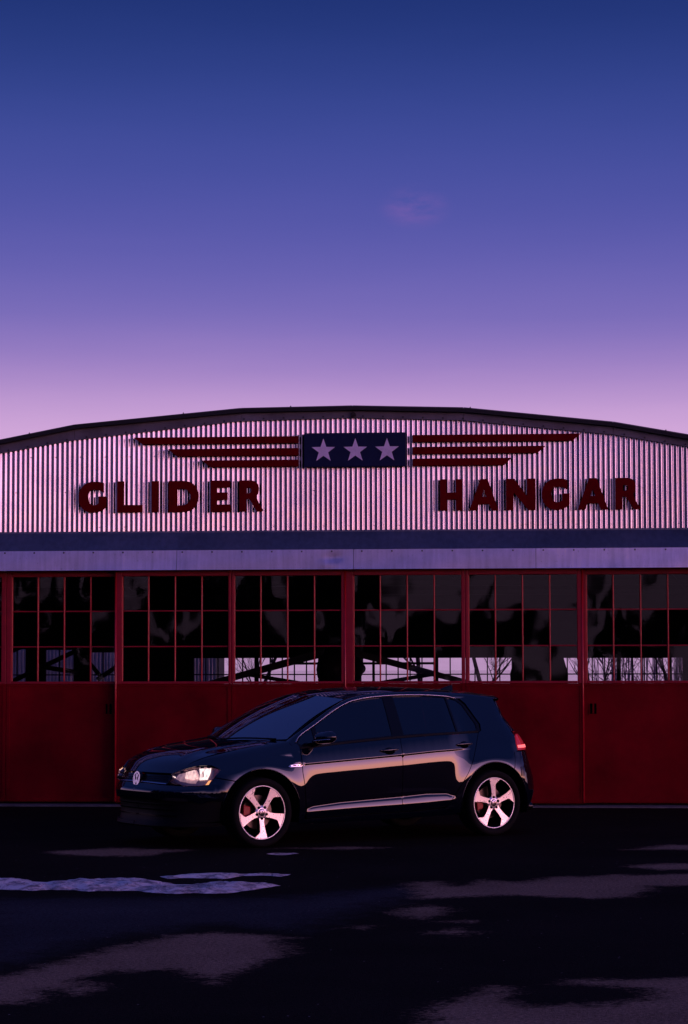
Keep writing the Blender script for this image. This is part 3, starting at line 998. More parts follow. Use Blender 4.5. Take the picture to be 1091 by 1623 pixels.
hz = lambda y: 0.0 if y < 26 else -9 * (y - 26) / 49.0
TL = 'bare winter tree behind the hangar, '
for k, (tx_, ty_, th, lb) in enumerate([
        (-4.9, 31, 6, TL + 'its twigs filling the left rear window'), (-.2, 29, 6.5, TL + 'left of two behind the middle rear window'), (1.3, 33, 7, TL + 'right of two behind the middle rear window'),
        (2.9, 30, 6.5, TL + 'just left of the parked trailer'), (4.0, 35, 7, TL + 'behind the left half of the right rear window'), (6.0, 32, 6, TL + 'nearest the right end of the right rear window')]):
    bare_tree('bare_tree', (tx_, ty_, hz(ty_)), th, 40 + k, lb, 'bare trees behind the hangar')
# thicket on the right, far behind
th = MB()
rr = random.Random(3)
for k in range(300):
    q = Vector((rr.uniform(4.5, 14), rr.uniform(36, 62), 0))
    q.z = hz(q.y)
    h_ = rr.uniform(4, 7.5) - q.z * .25
    p2 = q + Vector((rr.uniform(-.6, .6), 0, h_))
    th.tube(q, p2, rr.uniform(.02, .05), .012, 3)
    for _ in range(5):
        a = q.lerp(p2, rr.uniform(.3, .95))
        th.tube(a, a + Vector((rr.uniform(-1, 1), rr.uniform(-.5, .5), rr.uniform(.3, 1.4))), .014, .006, 3)
o = th.build('thicket', 'hazy_frost_bark', kind='stuff')
tag(o, 'leafless thicket on the slope beyond the right rear windows', 'thicket')
# wood behind the photographer, seen only in the glass; left stand is added
th = MB()
rr = random.Random(11)
spots = [(rr.uniform(-95, -9), rr.uniform(-125, -95), rr.uniform(4, 14)) for _ in range(110)]
spots += [(rr.uniform(-9, 60), rr.uniform(-125, -95), rr.uniform(1.5, 8.5)) for _ in range(64)]
spots += [(rr.uniform(-62, -42), rr.uniform(-95, -3), rr.uniform(11, 19)) for _ in range(150)]  # unseen stand added on the left to darken rib sides facing it
for (xx, yy, hh) in spots:
    rb = hh * .24
    n = 9
    for l in range(7):
        z0, z1 = hh * (.06 + .13 * l), hh * min(1, .06 + .13 * l + .26)
        r0 = rb * (1 - l / 7.5)
        ring = [(xx + r0 * (1 + rr.uniform(-.3, .3)) * math.cos(2 * PI * i / n), yy + r0 * (1 + rr.uniform(-.3, .3)) * math.sin(2 * PI * i / n), z0 + rr.uniform(-.2, .2)) for i in range(n)]
        th.add(ring + [(xx, yy, z1)], [(i, (i + 1) % n, n) for i in range(n)])
    th.tube((xx, yy, 0), (xx, yy, hh * .3), .2, .15, 5)
o = th.build('far_wood', 'conifer', kind='stuff')
tag(o, 'dark conifer wood reflected in the door glass, with an unseen stand added at left to darken the gable ribs', 'wood')

# ================================================================== CAR
car = tag(empty('car', (-.8052, -5.5137, 0), .6492), 'dark navy five-door hatchback parked in front of the red hangar doors', 'car')
LERP = lambda x, xs, ys: float(np.interp(x, xs, ys))


def sst(a, b_, x):
    t_ = min(1, max(0, (x - a) / (b_ - a)))
    return t_ * t_ * (3 - 2 * t_)


XF0, NF = .38, 3.2
XR0, NR = 2.72, 3.2
AX_F, AX_R, AXZ, ARCH = 0.0, 2.631, .318, .392
xfront = lambda z: LERP(z, [.16, .195, .235, .28, .34, .42, .46, .50, .54, .575, .60, .64, .68, .74], [-.80, -.866, -.852, -.838, -.835, -.845, -.868, -.872, -.862, -.842, -.825, -.808, -.795, -.76])
xrear = lambda z: LERP(z, [.18, .26, .34, .43, .55, .67, .78, .88, .95, 1.0, 1.03, 1.15, 1.33, 1.42], [3.24, 3.30, 3.35, 3.375, 3.36, 3.31, 3.285, 3.262, 3.215, 3.15, 3.127, 3.0, 2.93, 2.9])
zcr = lambda x: LERP(x, [.0, .44, .79, 1.53, 1.94, 2.24, 2.7], [.72, .742, .762, .803, .83, .843, .85])
zlo = lambda x: LERP(x, [.30, .43, .54, .85, 1.53, 1.83, 2.07, 2.2, 2.3], [.28, .315, .352, .38, .41, .428, .424, .372, .33])
zlb = lambda x: LERP(x, [.47, 1.05, 1.53, 1.83, 2.13], [.308, .33, .342, .352, .368])
zdb = lambda x: LERP(x, [.36, 1.05, 1.68, 1.94, 2.05], [.245, .26, .272, .288, .30])
zbelt = lambda x: LERP(x, [.2, .42, .85, 1.53, 1.96, 2.51, 3.0], [.87, .885, .92, .965, .985, 1.0, 1.01])
ZS = np.arange(.12, 1.06, .0025)
I0 = int(round((.55 - .12) / .0025))
_cache = {}


def side_tab(x):
    k = round(x, 3)
    if k in _cache:
        return _cache[k]
    fc = sst(.22, .46, x) * (1 - sst(2.10, 2.42, x))
    fl = sst(.40, .52, x) * (1 - sst(2.10, 2.24, x))
    zc, zl, zb2, zd = zcr(x), zlo(x), zlb(x), zdb(x)
    base = np.interp(ZS, [.12, .22, .30, .40, .50, .58, .64, .70, .76, .84, .94, 1.05], [-26, -16, -7, -4, -1.5, .6, 3.5, 9, 14, 17, 19, 21])
    zb2 = min(zb2, zl - .012)
    crs = np.interp(ZS, [.12, zd - .02, zd, zd + .008, zb2 - .012, zb2, zl - .006, zl + .004, zl + .05, .55, zc - .14, zc - .105, zc - .055, zc - .008, zc - .003, zc + .003, zc + .009, zc + .10, 1.05],
                    [-34, -30, 14, -24, -16, 4.5, 19.0, -7, -4, -2.6, -.6, 1.1, 3.0, 7.5, -22, -22, 14.5, 16.5, 19])
    cr2 = np.interp(ZS, [.12, zd, .34, .55, zc - .14, zc - .105, zc - .055, zc - .008, zc - .003, zc + .003, zc + .009, zc + .10, 1.05],
                    [-30, -18, -6, -2.6, -.6, 1.1, 3.0, 7.5, -22, -22, 14.5, 16.5, 19])
    e_ = fl * crs + (1 - fl) * cr2
    e_ = fc * e_ + (1 - fc) * base
    sl = -np.tan(np.radians(e_))
    y = np.concatenate([[0], np.cumsum((sl[1:] + sl[:-1]) * .5 * .0025)])
    y = y - y[I0]
    ref = .866 + .006 * math.sin(PI * min(1, max(0, (x + .1) / 2.8)))
    y = y + ref
    for ax in (AX_F, AX_R):
        rho = np.hypot(x - ax, ZS - AXZ)
        y = y + .023 * np.exp(-(np.maximum(rho - .40, 0) / .125) ** 2) * (1 - .35 * np.exp(-(np.minimum(rho - .40, 0) / .02) ** 2) * 0)
    _cache[k] = y
    return y


def Yb(x, z):
    return float(np.interp(z, ZS, side_tab(x)))


def Efac(x, z):
    if x < XF0:
        u = (XF0 - x) / (XF0 - xfront(z))
        return max(0, 1 - u ** NF) ** (1 / NF) if u < 1 else 0.0
    if x > XR0:
        u = (x - XR0) / (xrear(z) - XR0)
        return max(0, 1 - u ** NR) ** (1 / NR) if u < 1 else 0.0
    return 1.0


TUM = .40


def Yraw(x, z):
    zb = zbelt(x)
    if z <= zb:
        return Yb(x, z)
    dz = z - zb
    return Yb(x, zb) - TUM * dz - .06 * dz * dz


def Y(x, z):
    return Yraw(x, z) * Efac(x, z)


HEX = [-.80, -.74, -.648, -.476, -.164, -.008, .231, .40, .6]
HEY = [.465, .485, .575, .655, .712, .730, .752, .768, .775]
HEZ = [.655, .672, .752, .826, .892, .918, .946, .965, .985]


def smoothtab(xs, ys, n=400, w=9):
    q = np.linspace(xs[0], xs[-1], n)
    v = np.interp(q, xs, ys)
    k = np.ones(w) / w
    for _ in range(2):
        v = np.convolve(np.pad(v, (w // 2, w // 2), mode='reflect', reflect_type='odd'), k, 'valid')
    return lambda x: float(np.interp(x, q, v))


hey = smoothtab(HEX, HEY, w=31)
hez = smoothtab(HEX, HEZ, w=31)


def roll(x0, z, base):
    """fender top rolling over to the bonnet edge; base(z)->(x,y)"""
    ze = hez(x0)
    zs = ze - .13
    if z <= zs:
        bx, by = base(z)
        return (bx, by, z)
    t_ = min(1.02, (z - zs) / (ze - zs))
    a0, a1 = R(19), R(78)
    a = a0 + (a1 - a0) * t_
    bx, by = base(zs)
    ye = min(hey(x0), by - .004)
    return (bx, by - (by - ye) * (math.cos(a0) - math.cos(a)) / (math.cos(a0) - math.cos(a1)), zs + (ze - zs) * (math.sin(a) - math.sin(a0)) / (math.sin(a1) - math.sin(a0)))


def Mside(x, z):
    if x < .429:
        return roll(x, z, lambda q: (x, Y(x, q)))
    return (x, Y(x, z), z)


# arc-length domains round the corners (s = 0 at the centre line)
def arc(n, a, b_):
    t_ = np.linspace(0, PI / 2, 400)
    cx = np.cos(t_) ** (2 / n)
    cy = np.sin(t_) ** (2 / n)
    d = np.hypot(np.diff(cx * a), np.diff(cy * b_))
    return np.concatenate([[0], np.cumsum(d)]), cx, cy


SF, CFX, CFY = arc(NF, 1.25, .866)
SR, CRX, CRY = arc(NR, .62, .866)
sf_x = lambda x, z: float(np.interp((XF0 - x) / (XF0 - xfront(z)), CFX[::-1], SF[::-1])) if x < XF0 else SF[-1] + (x - XF0)
sf_y = lambda y: float(np.interp(y / .866, CFY, SF))
sr_x = lambda x, z: float(np.interp((x - XR0) / (xrear(z) - XR0), CRX[::-1], SR[::-1])) if x > XR0 else SR[-1] + (XR0 - x)
sr_y = lambda y: float(np.interp(y / .866, CRY, SR))


def Pfront(s, z):
    if s >= SF[-1]:
        x = XF0 + s - SF[-1]
        return x, Y(x, z)
    cx, cy = np.interp(s, SF, CFX), np.interp(s, SF, CFY)
    x = XF0 - (XF0 - xfront(z)) * cx
    return x, Yraw(x, z) * cy


def Mfront(s, z):
    x, y = Pfront(s, z)
    x0 = Pfront(s, .6)[0]
    if x0 > -.735 and z > .58:
        return roll(x0, z, lambda q: Pfront(s, q))
    return (x, y, z)


def Mrear(s, z):
    if s >= SR[-1]:
        x = XR0 - (s - SR[-1])
        return (x, Y(x, z), z)
    cx, cy = np.interp(s, SR, CRX), np.interp(s, SR, CRY)
    x = XR0 + (xrear(z) - XR0) * cx
    return (x, Yraw(x, z) * cy, z)


def off(fn, d):
    """surface fn pushed outward by d"""
    def g(a, c):
        p, n = nrm(fn, a, c)
        return tuple(p + n * d)
    return g


def nrm(fn, a, c, h=.003):
    p = Vector(fn(a, c))
    du = Vector(fn(a + h, c)) - Vector(fn(a - h, c))
    dv = Vector(fn(a, c + h * .5)) - Vector(fn(a, c - h * .5))
    n = du.cross(dv)
    if n.length < 1e-12:
        n = Vector((0, 1, 0))
    n.normalize()
    out = Vector((p.x - 1.35, p.y * 1.6 + 1e-4, (p.z - .45) * 1.3))
    if n.dot(out) < 0:
        n = -n
    return p, n


def shrink(poly, d):
    n = len(poly)
    A = sum(poly[i][0] * poly[(i + 1) % n][1] - poly[(i + 1) % n][0] * poly[i][1] for i in range(n))
    s = 1 if A > 0 else -1
    out = []
    for i in range(n):
        p0, p1, p2 = Vector(poly[i - 1]), Vector(poly[i]), Vector(poly[(i + 1) % n])
        e1 = (p1 - p0)
        e2 = (p2 - p1)
        if e1.length < 1e-9 or e2.length < 1e-9:
            out.append(tuple(p1))
            continue
        n1 = Vector((-e1.y, e1.x)).normalized() * s
        n2 = Vector((-e2.y, e2.x)).normalized() * s
        m_ = n1 + n2
        if m_.length < .3:
            m_ = n1
        m_.normalize()
        out.append(tuple(p1 + m_ * (d / max(.5, m_.dot(n1)))))
    return out


def panel(name, poly, fn, m, parent, sg=1, step=.03, gap=.003, extra=(), holes=(), depth=.014, raise_=0.0, both=False):
    """skin panel: outline in the surface's own (a, c) domain, returned edges, analytic normals"""
    poly = shrink(poly, gap) if gap else list(poly)
    rs = resample(poly, step)
    hs = [resample(list(h), step) for h in holes]
    xs = [p[0] for p in rs]
    ys = [p[1] for p in rs]
    pts = []
    arr = []
    for a in np.arange(min(xs) + step * .5, max(xs), step):
        for c in np.arange(min(ys) + step * .5, max(ys), step):
            arr.append((a, c))
    rows = []
    if arr and extra:
        keep = []
        for (a, c) in arr:
            if all(abs(c - (f_(a) + d)) > .011 for (f_, offs) in extra for d in offs):
                keep.append((a, c))
        arr = keep
    for (f_, offs) in extra:
        for d in offs:
            rw_ = [(a, f_(a) + d) for a in np.arange(min(xs) + step * .25, max(xs), step)]
            A = np.array(rw_)
            ok = gsd(A[:, 0], A[:, 1], rs) > .006
            rw_ = [tuple(p) for p, k in zip(rw_, ok) if k]
            if len(rw_) > 1:
                rows.append(rw_)
    if arr:
        A = np.array(arr)
        sd = gsd(A[:, 0], A[:, 1], rs)
        ok = sd > step * .22
        for h in hs:
            ok &= gsd(A[:, 0], A[:, 1], h) < -step * .22
        pts = [tuple(p) for p, k in zip(arr, ok) if k]
    V, F = cdt(rs, hs, pts, rows)
    vs_, ns = [], []
    sides = (1, -1) if both else (sg,)
    fs = []
    for s in sides:
        k0 = len(vs_)
        P3 = []
        for (a, c) in V:
            p, n = nrm(fn, a, c)
            p = p + n * raise_
            P3.append((p, n))
            vs_.append((p.x, p.y * s, p.z))
            ns.append((n.x, n.y * s, n.z))
        ff = []
        for f_ in F:
            a, b_, c = [Vector(vs_[k0 + i]) for i in f_]
            nn = (b_ - a).cross(c - a)
            if nn.dot(Vector(ns[k0 + f_[0]])) < 0:
                f_ = f_[::-1]
            ff.append(tuple(f_))
        fs += [tuple(i + k0 for i in f_) for f_ in ff]
        ed = {}
        for f_ in ff:
            for i in range(len(f_)):
                ed[(f_[i], f_[(i + 1) % len(f_)])] = 1
        bd = [e_ for e_ in ed if (e_[1], e_[0]) not in ed]
        if depth:
            k1 = len(vs_)
            mp = {}
            for (i, j) in bd:
                for q in (i, j):
                    if q not in mp:
                        p, n = P3[q]
                        mp[q] = len(vs_)
                        vs_.append((p.x, p.y * s, p.z))
                        vs_.append((p.x - n.x * depth, (p.y - n.y * depth) * s, p.z - n.z * depth))
                        ns.append(None)
                        ns.append(None)
            for (i, j) in bd:
                a, b_ = mp[i], mp[j]
                fs.append((b_, a, a + 1, b_ + 1))
                e1 = Vector(vs_[b_]) - Vector(vs_[a])
                n = e1.cross(Vector(vs_[a]) - Vector(vs_[a + 1]))
                n = n.normalized() if n.length > 1e-12 else Vector((0, 0, 1))
                for q in (a, b_, a + 1, b_ + 1):
                    ns[q] = tuple(n)
    ns = [n if n is not None else (0, 0, 1) for n in ns]
    o = mk(name, vs_, fs, m, parent, smooth=True)
    o.data.normals_split_custom_set_from_vertices(ns)
    return o


def archpts(ax, a0, a1, n=26, r=ARCH):
    return [(ax + r * math.cos(R(a0 + (a1 - a0) * i / n)), AXZ + r * math.sin(R(a0 + (a1 - a0) * i / n))) for i in range(n + 1)]


CREX = ((zcr, (-.012, -.0065, -.003, 0, .003, .0065, .012)), (zlo, (-.012, -.006, 0, .005, .012)), (zlb, (-.012, -.004, .004)), (zdb, (-.01, 0, .006, .012)))
DLO = [(.36, .905), (.44, 1.01), (.62, 1.10), (.89, 1.245), (1.0, 1.293), (1.11, 1.33), (1.31, 1.36), (1.6, 1.377), (1.93, 1.377), (2.2, 1.362), (2.36, 1.33), (2.43, 1.27), (2.49, 1.17), (2.545, 1.08), (2.54, 1.015)]
belt_pts = lambda x0, x1, n: [(x0 + (x1 - x0) * i / n, zbelt(x0 + (x1 - x0) * i / n)) for i in range(n + 1)]
for sg in (-1, 1):
    left = sg < 0
    # ---- front fender
    poly = [(.428, zbelt(.428)), (.43, .67), (.447, .56), (.468, .31), (.46, .225)] + archpts(AX_F, -14, 132.2) + [(-.45, .645), (-.392, .712), (-.459, .736), (-.571, .726), (-.64, .706), (-.70, .688)] + \
           [(x, hez(x)) for x in (-.68, -.64, -.56, -.476, -.32, -.164, -.008, .1, .231, .33, .385)]
    panel('fender', poly, Mside, 'paint_navy', car, sg, step=.028)
    for ax_, a0_, a1_ in ((AX_F, -10, 168), (AX_R, -8, 190)):
        lp = MB()
        ap = archpts(ax_, a0_, a1_, 40, ARCH + .006)
        for p_, q_ in zip(ap[:-1], ap[1:]):
            P1, P2 = (Mside(*p_), Mside(*q_)) if ax_ == AX_F else ((p_[0], Y(*p_), p_[1]), (q_[0], Y(*q_), q_[1]))
            lp.tube((P1[0], sg * (P1[1] + .001), P1[2]), (P2[0], sg * (P2[1] + .001), P2[2]), .0042, .0042, 8)
        lp.build('arch_lip', 'paint_navy', car, smooth=True)
    # ---- doors
    poly = belt_pts(.43, 1.548, 14) + [(1.55, .69), (1.542, .34), (1.54, zdb(1.54))] + [(x, zdb(x)) for x in (1.3, 1.05, .8, .55, .474)] + [(.47, .31), (.449, .56), (.432, .67)]
    df = panel('door', poly, Mside, 'paint_navy', car, sg, step=.028, extra=CREX)
    poly = belt_pts(1.548, 2.512, 12) + [(2.45, .87), (2.38, .74), (2.30, .61), (2.14, .39), (2.085, .325), (2.055, zdb(2.05))] + [(x, zdb(x)) for x in (1.94, 1.75, 1.54)] + [(1.542, .34), (1.55, .69)]
    dr = panel('door', poly, Mside, 'paint_navy', car, sg, step=.028, extra=CREX)
    # ---- quarter panel with C-pillar
    poly = [(2.512, zbelt(2.512)), (2.548, 1.02), (2.555, 1.08), (2.498, 1.175), (2.438, 1.28), (2.37, 1.338), (2.50, 1.357), (2.65, 1.348), (2.80, 1.335), (2.80, 1.30), (2.86, 1.16), (2.925, 1.035), (2.935, 1.0), (2.968, .962), (2.954, .88), (2.958, .812), (2.905, .80), (2.89, .72), (2.868, .655)] + \
        archpts(AX_R, 55, 193) + [(2.10, .235), (2.058, .245), (2.058, .295), (2.088, .325), (2.14, .39), (2.30, .61), (2.38, .74), (2.45, .87)]
    panel('quarter_panel', poly, Mside, 'paint_navy', car, sg, step=.028, extra=CREX[:1])
    # ---- sill
    sill = lambda a, c: (a, Y(a, c) if c > .2 else Y(a, .2) - (.2 - c) * 1.2, c)
    panel('sill', [(.40, .19), (1.3, .20), (2.22, .215), (2.10, .28), (2.05, .29)] + [(x, zdb(x) - .004) for x in (1.94, 1.68, 1.3, 1.05, .8, .5)] + [(.40, .235)], sill, 'paint_navy', car, sg, step=.035, gap=.002)
    # ---- glazing
    glz = off(lambda a, c: (a, Yraw(a, c), c), -.010)
    trim = off(lambda a, c: (a, Yraw(a, c), c), -.004)
    zt = lambda x: LERP(x, [p[0] for p in DLO[:11]], [p[1] for p in DLO[:11]])
    wf = [(.63, zbelt(.63) + .03), (.64, zt(.64) - .022)] + [(x, zt(x) - .018) for x in (.75, .89, 1.0, 1.11, 1.21, 1.31, 1.42)] + [(1.462, zt(1.46) - .016), (1.472, zbelt(1.47) + .03)]
    panel('window_glass', wf, glz, 'car_side_glass', df, sg, step=.06, gap=0, depth=0)
    wq = [(.415, .935), (.47, 1.005), (.60, 1.075), (.607, zbelt(.607) + .035), (.46, .925)]
    panel('quarter_light', wq, glz, 'car_side_glass', df, sg, step=.05, gap=0, depth=0)
    wr = [(1.60, zbelt(1.6) + .028), (1.575, zt(1.58) - .016), (1.75, zt(1.75) - .016), (1.93, zt(1.93) - .016), (2.07, zt(2.07) - .017), (2.185, zt(2.185) - .018), (2.235, zbelt(2.23) + .022)]
    panel('window_glass', wr, glz, 'car_side_glass', dr, sg, step=.06, gap=0, depth=0)
    wc = [(2.255, zbelt(2.25) + .02), (2.207, zt(2.2) - .018), (2.34, 1.315), (2.40, 1.27), (2.455, 1.17), (2.505, 1.085), (2.505, 1.035), (2.48, zbelt(2.48) + .018)]
    panel('quarter_light', wc, glz, 'car_side_glass', dr, sg, step=.05, gap=0, depth=0)
    # black surround with the panes cut out of it
    ring = [(p[0], p[1]) for p in DLO] + [(2.512, zbelt(2.512) + .002)] + [(x, zbelt(x) + .002) for x in (2.2, 1.96, 1.75, 1.53, 1.2, .85, .6, .43)]
    panel('window_surround', ring, trim, 'gloss_black', car, sg, step=.05, gap=.001, depth=.01, holes=[shrink(w_, .002) for w_ in (wf, wq, wr, wc)])
    # waist strip
    panel('waist_strip', [(.43, zbelt(.43) - .0), (1.0, zbelt(1.0)), (1.53, zbelt(1.53)), (2.0, zbelt(2.0)), (2.51, zbelt(2.51)), (2.51, zbelt(2.51) + .016), (2.0, zbelt(2.0) + .018), (1.53, zbelt(1.53) + .018), (1.0, zbelt(1.0) + .018), (.43, zbelt(.43) + .018)], off(lambda a, c: (a, Yraw(a, c), c), .004), 'trim_black', car, sg, step=.05, gap=0)
    # ---- A-pillar and roof rail: strip from the window opening to screen / roof edge
    DX = [p for p in DLO[:11]] + [(2.50, 1.351), (2.65, 1.342), (2.80, 1.329), (2.86, 1.318)]
    OX = [(.33, .735, .955), (.385, .715, .985), (.53, .695, 1.068), (.78, .655, 1.205), (.92, .632, 1.275), (1.06, .612, 1.337), (1.30, .60, 1.382), (1.6, .60, 1.402), (1.93, .60, 1.406), (2.2, .597, 1.398), (2.36, .592, 1.388), (2.50, .585, 1.375), (2.65, .578, 1.358), (2.80, .57, 1.338), (2.90, .567, 1.327)]
    dn, on = [], []
    N = 64
    tt = np.linspace(0, len(DX) - 1, N)
    ii = np.arange(len(DX))
    D3 = np.array([(p[0], Yraw(p[0], p[1]) * Efac(p[0], p[1]), p[1]) for p in DX])
    O3 = np.array(OX)
    cub = lambda A: np.stack([np.interp(tt, ii, A[:, k]) for k in range(3)], 1)
    D3, O3 = cub(D3), cub(O3)
    for _ in range(2):
        for A in (D3, O3):
            A[1:-1] = (A[:-2] + 2 * A[1:-1] + A[2:]) / 4
    vs_, fs = [], []
    K = 6
    for i in range(N):
        d, o_ = Vector(D3[i]), Vector(O3[i])
        L = (o_ - d).length
        w_ = Vector((0, .75, .66)) if i > 20 else Vector((-.35, .75, .5))
        for k in range(K + 1):
            u = k / K
            p = d.lerp(o_, u) + w_.normalized() * (L * .20 * math.sin(PI * u))
            vs_.append((p.x, p.y * sg, p.z))
    for i in range(N - 1):
        for k in range(K):
            a = i * (K + 1) + k
            q = (a, a + 1, a + K + 2, a + K + 1)
            fs.append(q if sg > 0 else q[::-1])
    mk('roof_rail', vs_, [f_[::-1] for f_ in fs], 'paint_navy', car, smooth=True)
    # bright trim line round the window head
    tm = MB()
    for i in range(2, N - 20):
        p, q = D3[i], D3[i + 1]
        tm.tube((p[0], (p[1] + .004) * sg, p[2] - .004), (q[0], (q[1] + .004) * sg, q[2] - .004), .0055, .0055, 6)
    tm.build('window_moulding', 'dull_chrome', car, smooth=True)
    # ---- door handles
    for (hx0, hx1, hz, dd) in ((1.30, 1.505, .852, df), (2.195, 2.405, .892, dr)):
        hb = MB()
        n = 14
        hv, hf = [], []
        for i in range(n + 1):
            u = i / n
            x = hx0 + (hx1 - hx0) * u
            zz = hz + .004 * u + (zcr(x) - zcr(hx0)) * .6
            r_ = max(.02, math.sin(PI * (.04 + .92 * u))) ** .45
            yo = Y(x, zz) + .030 * r_ - .002
            for k in range(8):
                a = 2 * PI * k / 8
                hv.append((x, sg * (yo + .013 * r_ * math.cos(a)), zz + .017 * r_ * math.sin(a)))
        for i in range(n):
            for k in range(8):
                k2 = (k + 1) % 8
                hf.append((i * 8 + k, i * 8 + k2, (i + 1) * 8 + k2, (i + 1) * 8 + k))
        hf += [tuple(range(8)), tuple(range(n * 8, n * 8 + 8))]
        mk('door_handle', hv, hf, 'paint_navy', dd, smooth=True)
        cup = [(hx0 + .105 + .062 * math.cos(a), hz - .006 + .033 * math.sin(a)) for a in np.linspace(0, 2 * PI, 18)[:-1]]
        panel('handle_cup', cup, Mside, 'void_black', dd, sg, step=.03, gap=0, depth=.002, raise_=.002)
    # ---- mirror
    mv, mf = [], []
    nu, nv = 18, 12
    for i in range(nu + 1):
        u = -1 + 2 * i / nu                     # along y
        for k in range(nv):
            a = 2 * PI * k / nv
            r_ = max(0.02, 1 - abs(u) ** 3.2) ** .5
            px = .61 + .03 * u + (.075 if math.cos(a) < 0 else .05) * r_ * math.cos(a)
            pz = .985 + .012 * u + (.068 if math.sin(a) > 0 else .052) * r_ * math.sin(a)
            mv.append((px, sg * (.985 + .118 * u), pz))
    for i in range(nu):
        for k in range(nv):
            k2 = (k + 1) % nv
            mf.append((i * nv + k, i * nv + k2, (i + 1) * nv + k2, (i + 1) * nv + k))
    mf += [tuple(range(nv)), tuple(range(nu * nv, nu * nv + nv))]
    mr = mk('wing_mirror', mv, mf, 'paint_navy', df, smooth=True)
    mb = MB()
    mb.tube((.575, sg * .84, .935), (.60, sg * .93, .950), .035, .024, 10)
    mb.build('mirror_foot', 'trim_black', df, smooth=True)
    mb = MB()
    for i in range(9):
        u0, u1 = -.8 + 1.7 * i / 9, -.8 + 1.7 * (i + 1) / 9
        f_ = lambda u: (.61 + .03 * u - .077 * max(.02, 1 - abs(u) ** 3.2) ** .5, sg * (.985 + .118 * u), .967 + .012 * u)
        mb.tube(f_(u0), f_(u1), .006, .006, 6)
    mb.build('mirror_indicator', 'dull_chrome', df, smooth=True)
    # ---- fender badge
    bg = [(.275, .728), (.30, .722), (.425, .728), (.425, .747), (.345, .747), (.30, .742)]
    panel('fender_badge', bg, Mside, 'chrome', car, sg, step=.03, gap=0, depth=.004, raise_=.005)
    panel('badge_inlay', [(.315, .732), (.36, .730), (.365, .742), (.335, .742)], Mside, 'red_strip', car, sg, step=.03, gap=0, depth=.001, raise_=.0065)
    # ---- headlight
    hl = [(sf_y(.475), .592), (sf_y(.50), .655), (sf_x(-.66, .698), .698), (sf_x(-.571, .722), .722), (sf_x(-.459, .733), .733), (sf_x(-.395, .712), .712), (sf_x(-.45, .645), .645), (sf_x(-.507, .580), .580), (sf_x(-.57, .571), .571), (sf_x(-.66, .572), .572), (sf_y(.54), .580)]
    lamp = panel('headlight', hl, off(Mfront, -.045), 'lamp_bowl', car, sg, step=.03, gap=.004, depth=-.03)
    panel('lens', hl, off(Mfront, -.002), 'lamp_lens', lamp, sg, step=.03, gap=.003, depth=0)
    a_, b2 = sf_x(-.66, .66), sf_x(-.455, .66)
    S_ = lambda u: a_ + (b2 - a_) * u
    panel('reflector', [(S_(-.25), .622), (S_(-.10), .674), (S_(.45), .712), (S_(.5), .64), (S_(.40), .60), (S_(-.12), .604)], off(Mfront, -.040), 'lamp_reflect_dim', lamp, sg, step=.025, gap=0, depth=.012)
    panel('reflection_patch', [(S_(.05), .632), (S_(.12), .682), (S_(.40), .704), (S_(.44), .640), (S_(.26), .628)], off(Mfront, -.024), 'lamp_reflect_mid', lamp, sg, step=.025, gap=0, depth=.012)  # glowing patch in place of sunset reflected by the unlit lamp
    panel('reflection_patch', [(S_(.52), .628), (S_(.545), .715), (S_(.93), .722), (S_(.80), .632)], off(Mfront, -.024), 'lamp_reflect_bright', lamp, sg, step=.025, gap=0, depth=.012, holes=[[(S_(.60), .650), (S_(.61), .697), (S_(.66), .70), (S_(.65), .650)]])
    panel('reflection_patch', [(S_(-.36), .640), (S_(-.31), .640), (S_(-.31), .650), (S_(-.36), .650)], off(Mfront, -.024), 'lamp_reflect_bright', lamp, sg, step=.025, gap=0, depth=.01)
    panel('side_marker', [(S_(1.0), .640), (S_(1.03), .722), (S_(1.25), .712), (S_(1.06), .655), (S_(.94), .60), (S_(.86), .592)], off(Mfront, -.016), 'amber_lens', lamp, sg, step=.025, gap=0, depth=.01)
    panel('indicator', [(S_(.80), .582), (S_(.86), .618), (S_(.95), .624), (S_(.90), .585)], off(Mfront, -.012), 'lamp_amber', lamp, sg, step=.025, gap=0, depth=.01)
    # ---- tail light
    tl = [(sr_x(2.962, .818), .818), (sr_x(2.958, .88), .88), (sr_x(2.972, .955), .955), (sr_x(2.995, .978), .978), (sr_y(.60), .972), (sr_y(.52), .94), (sr_y(.52), .845), (sr_y(.66), .82)]
    tlo = panel('tail_light', tl, Mrear, 'tail_red', car, sg, step=.03, gap=.003, raise_=.003)
    panel('reflection_band', [(sr_x(2.968, .842), .842), (sr_x(2.968, .868), .868), (sr_y(.72), .872), (sr_y(.72), .842)], Mrear, 'tail_reflect', tlo, sg, step=.03, gap=0, depth=.002, raise_=.006)  # glowing strip in place of a reflection on the tail lens
    # ---- rear reflector and rear air outlet
    panel('rear_reflector', [(sr_x(2.955, .57), .57), (sr_x(2.955, .66), .66), (sr_x(3.0, .66), .66), (sr_x(3.0, .57), .57)], Mrear, 'gloss_black', car, sg, step=.03, gap=0, depth=.003, raise_=.004)
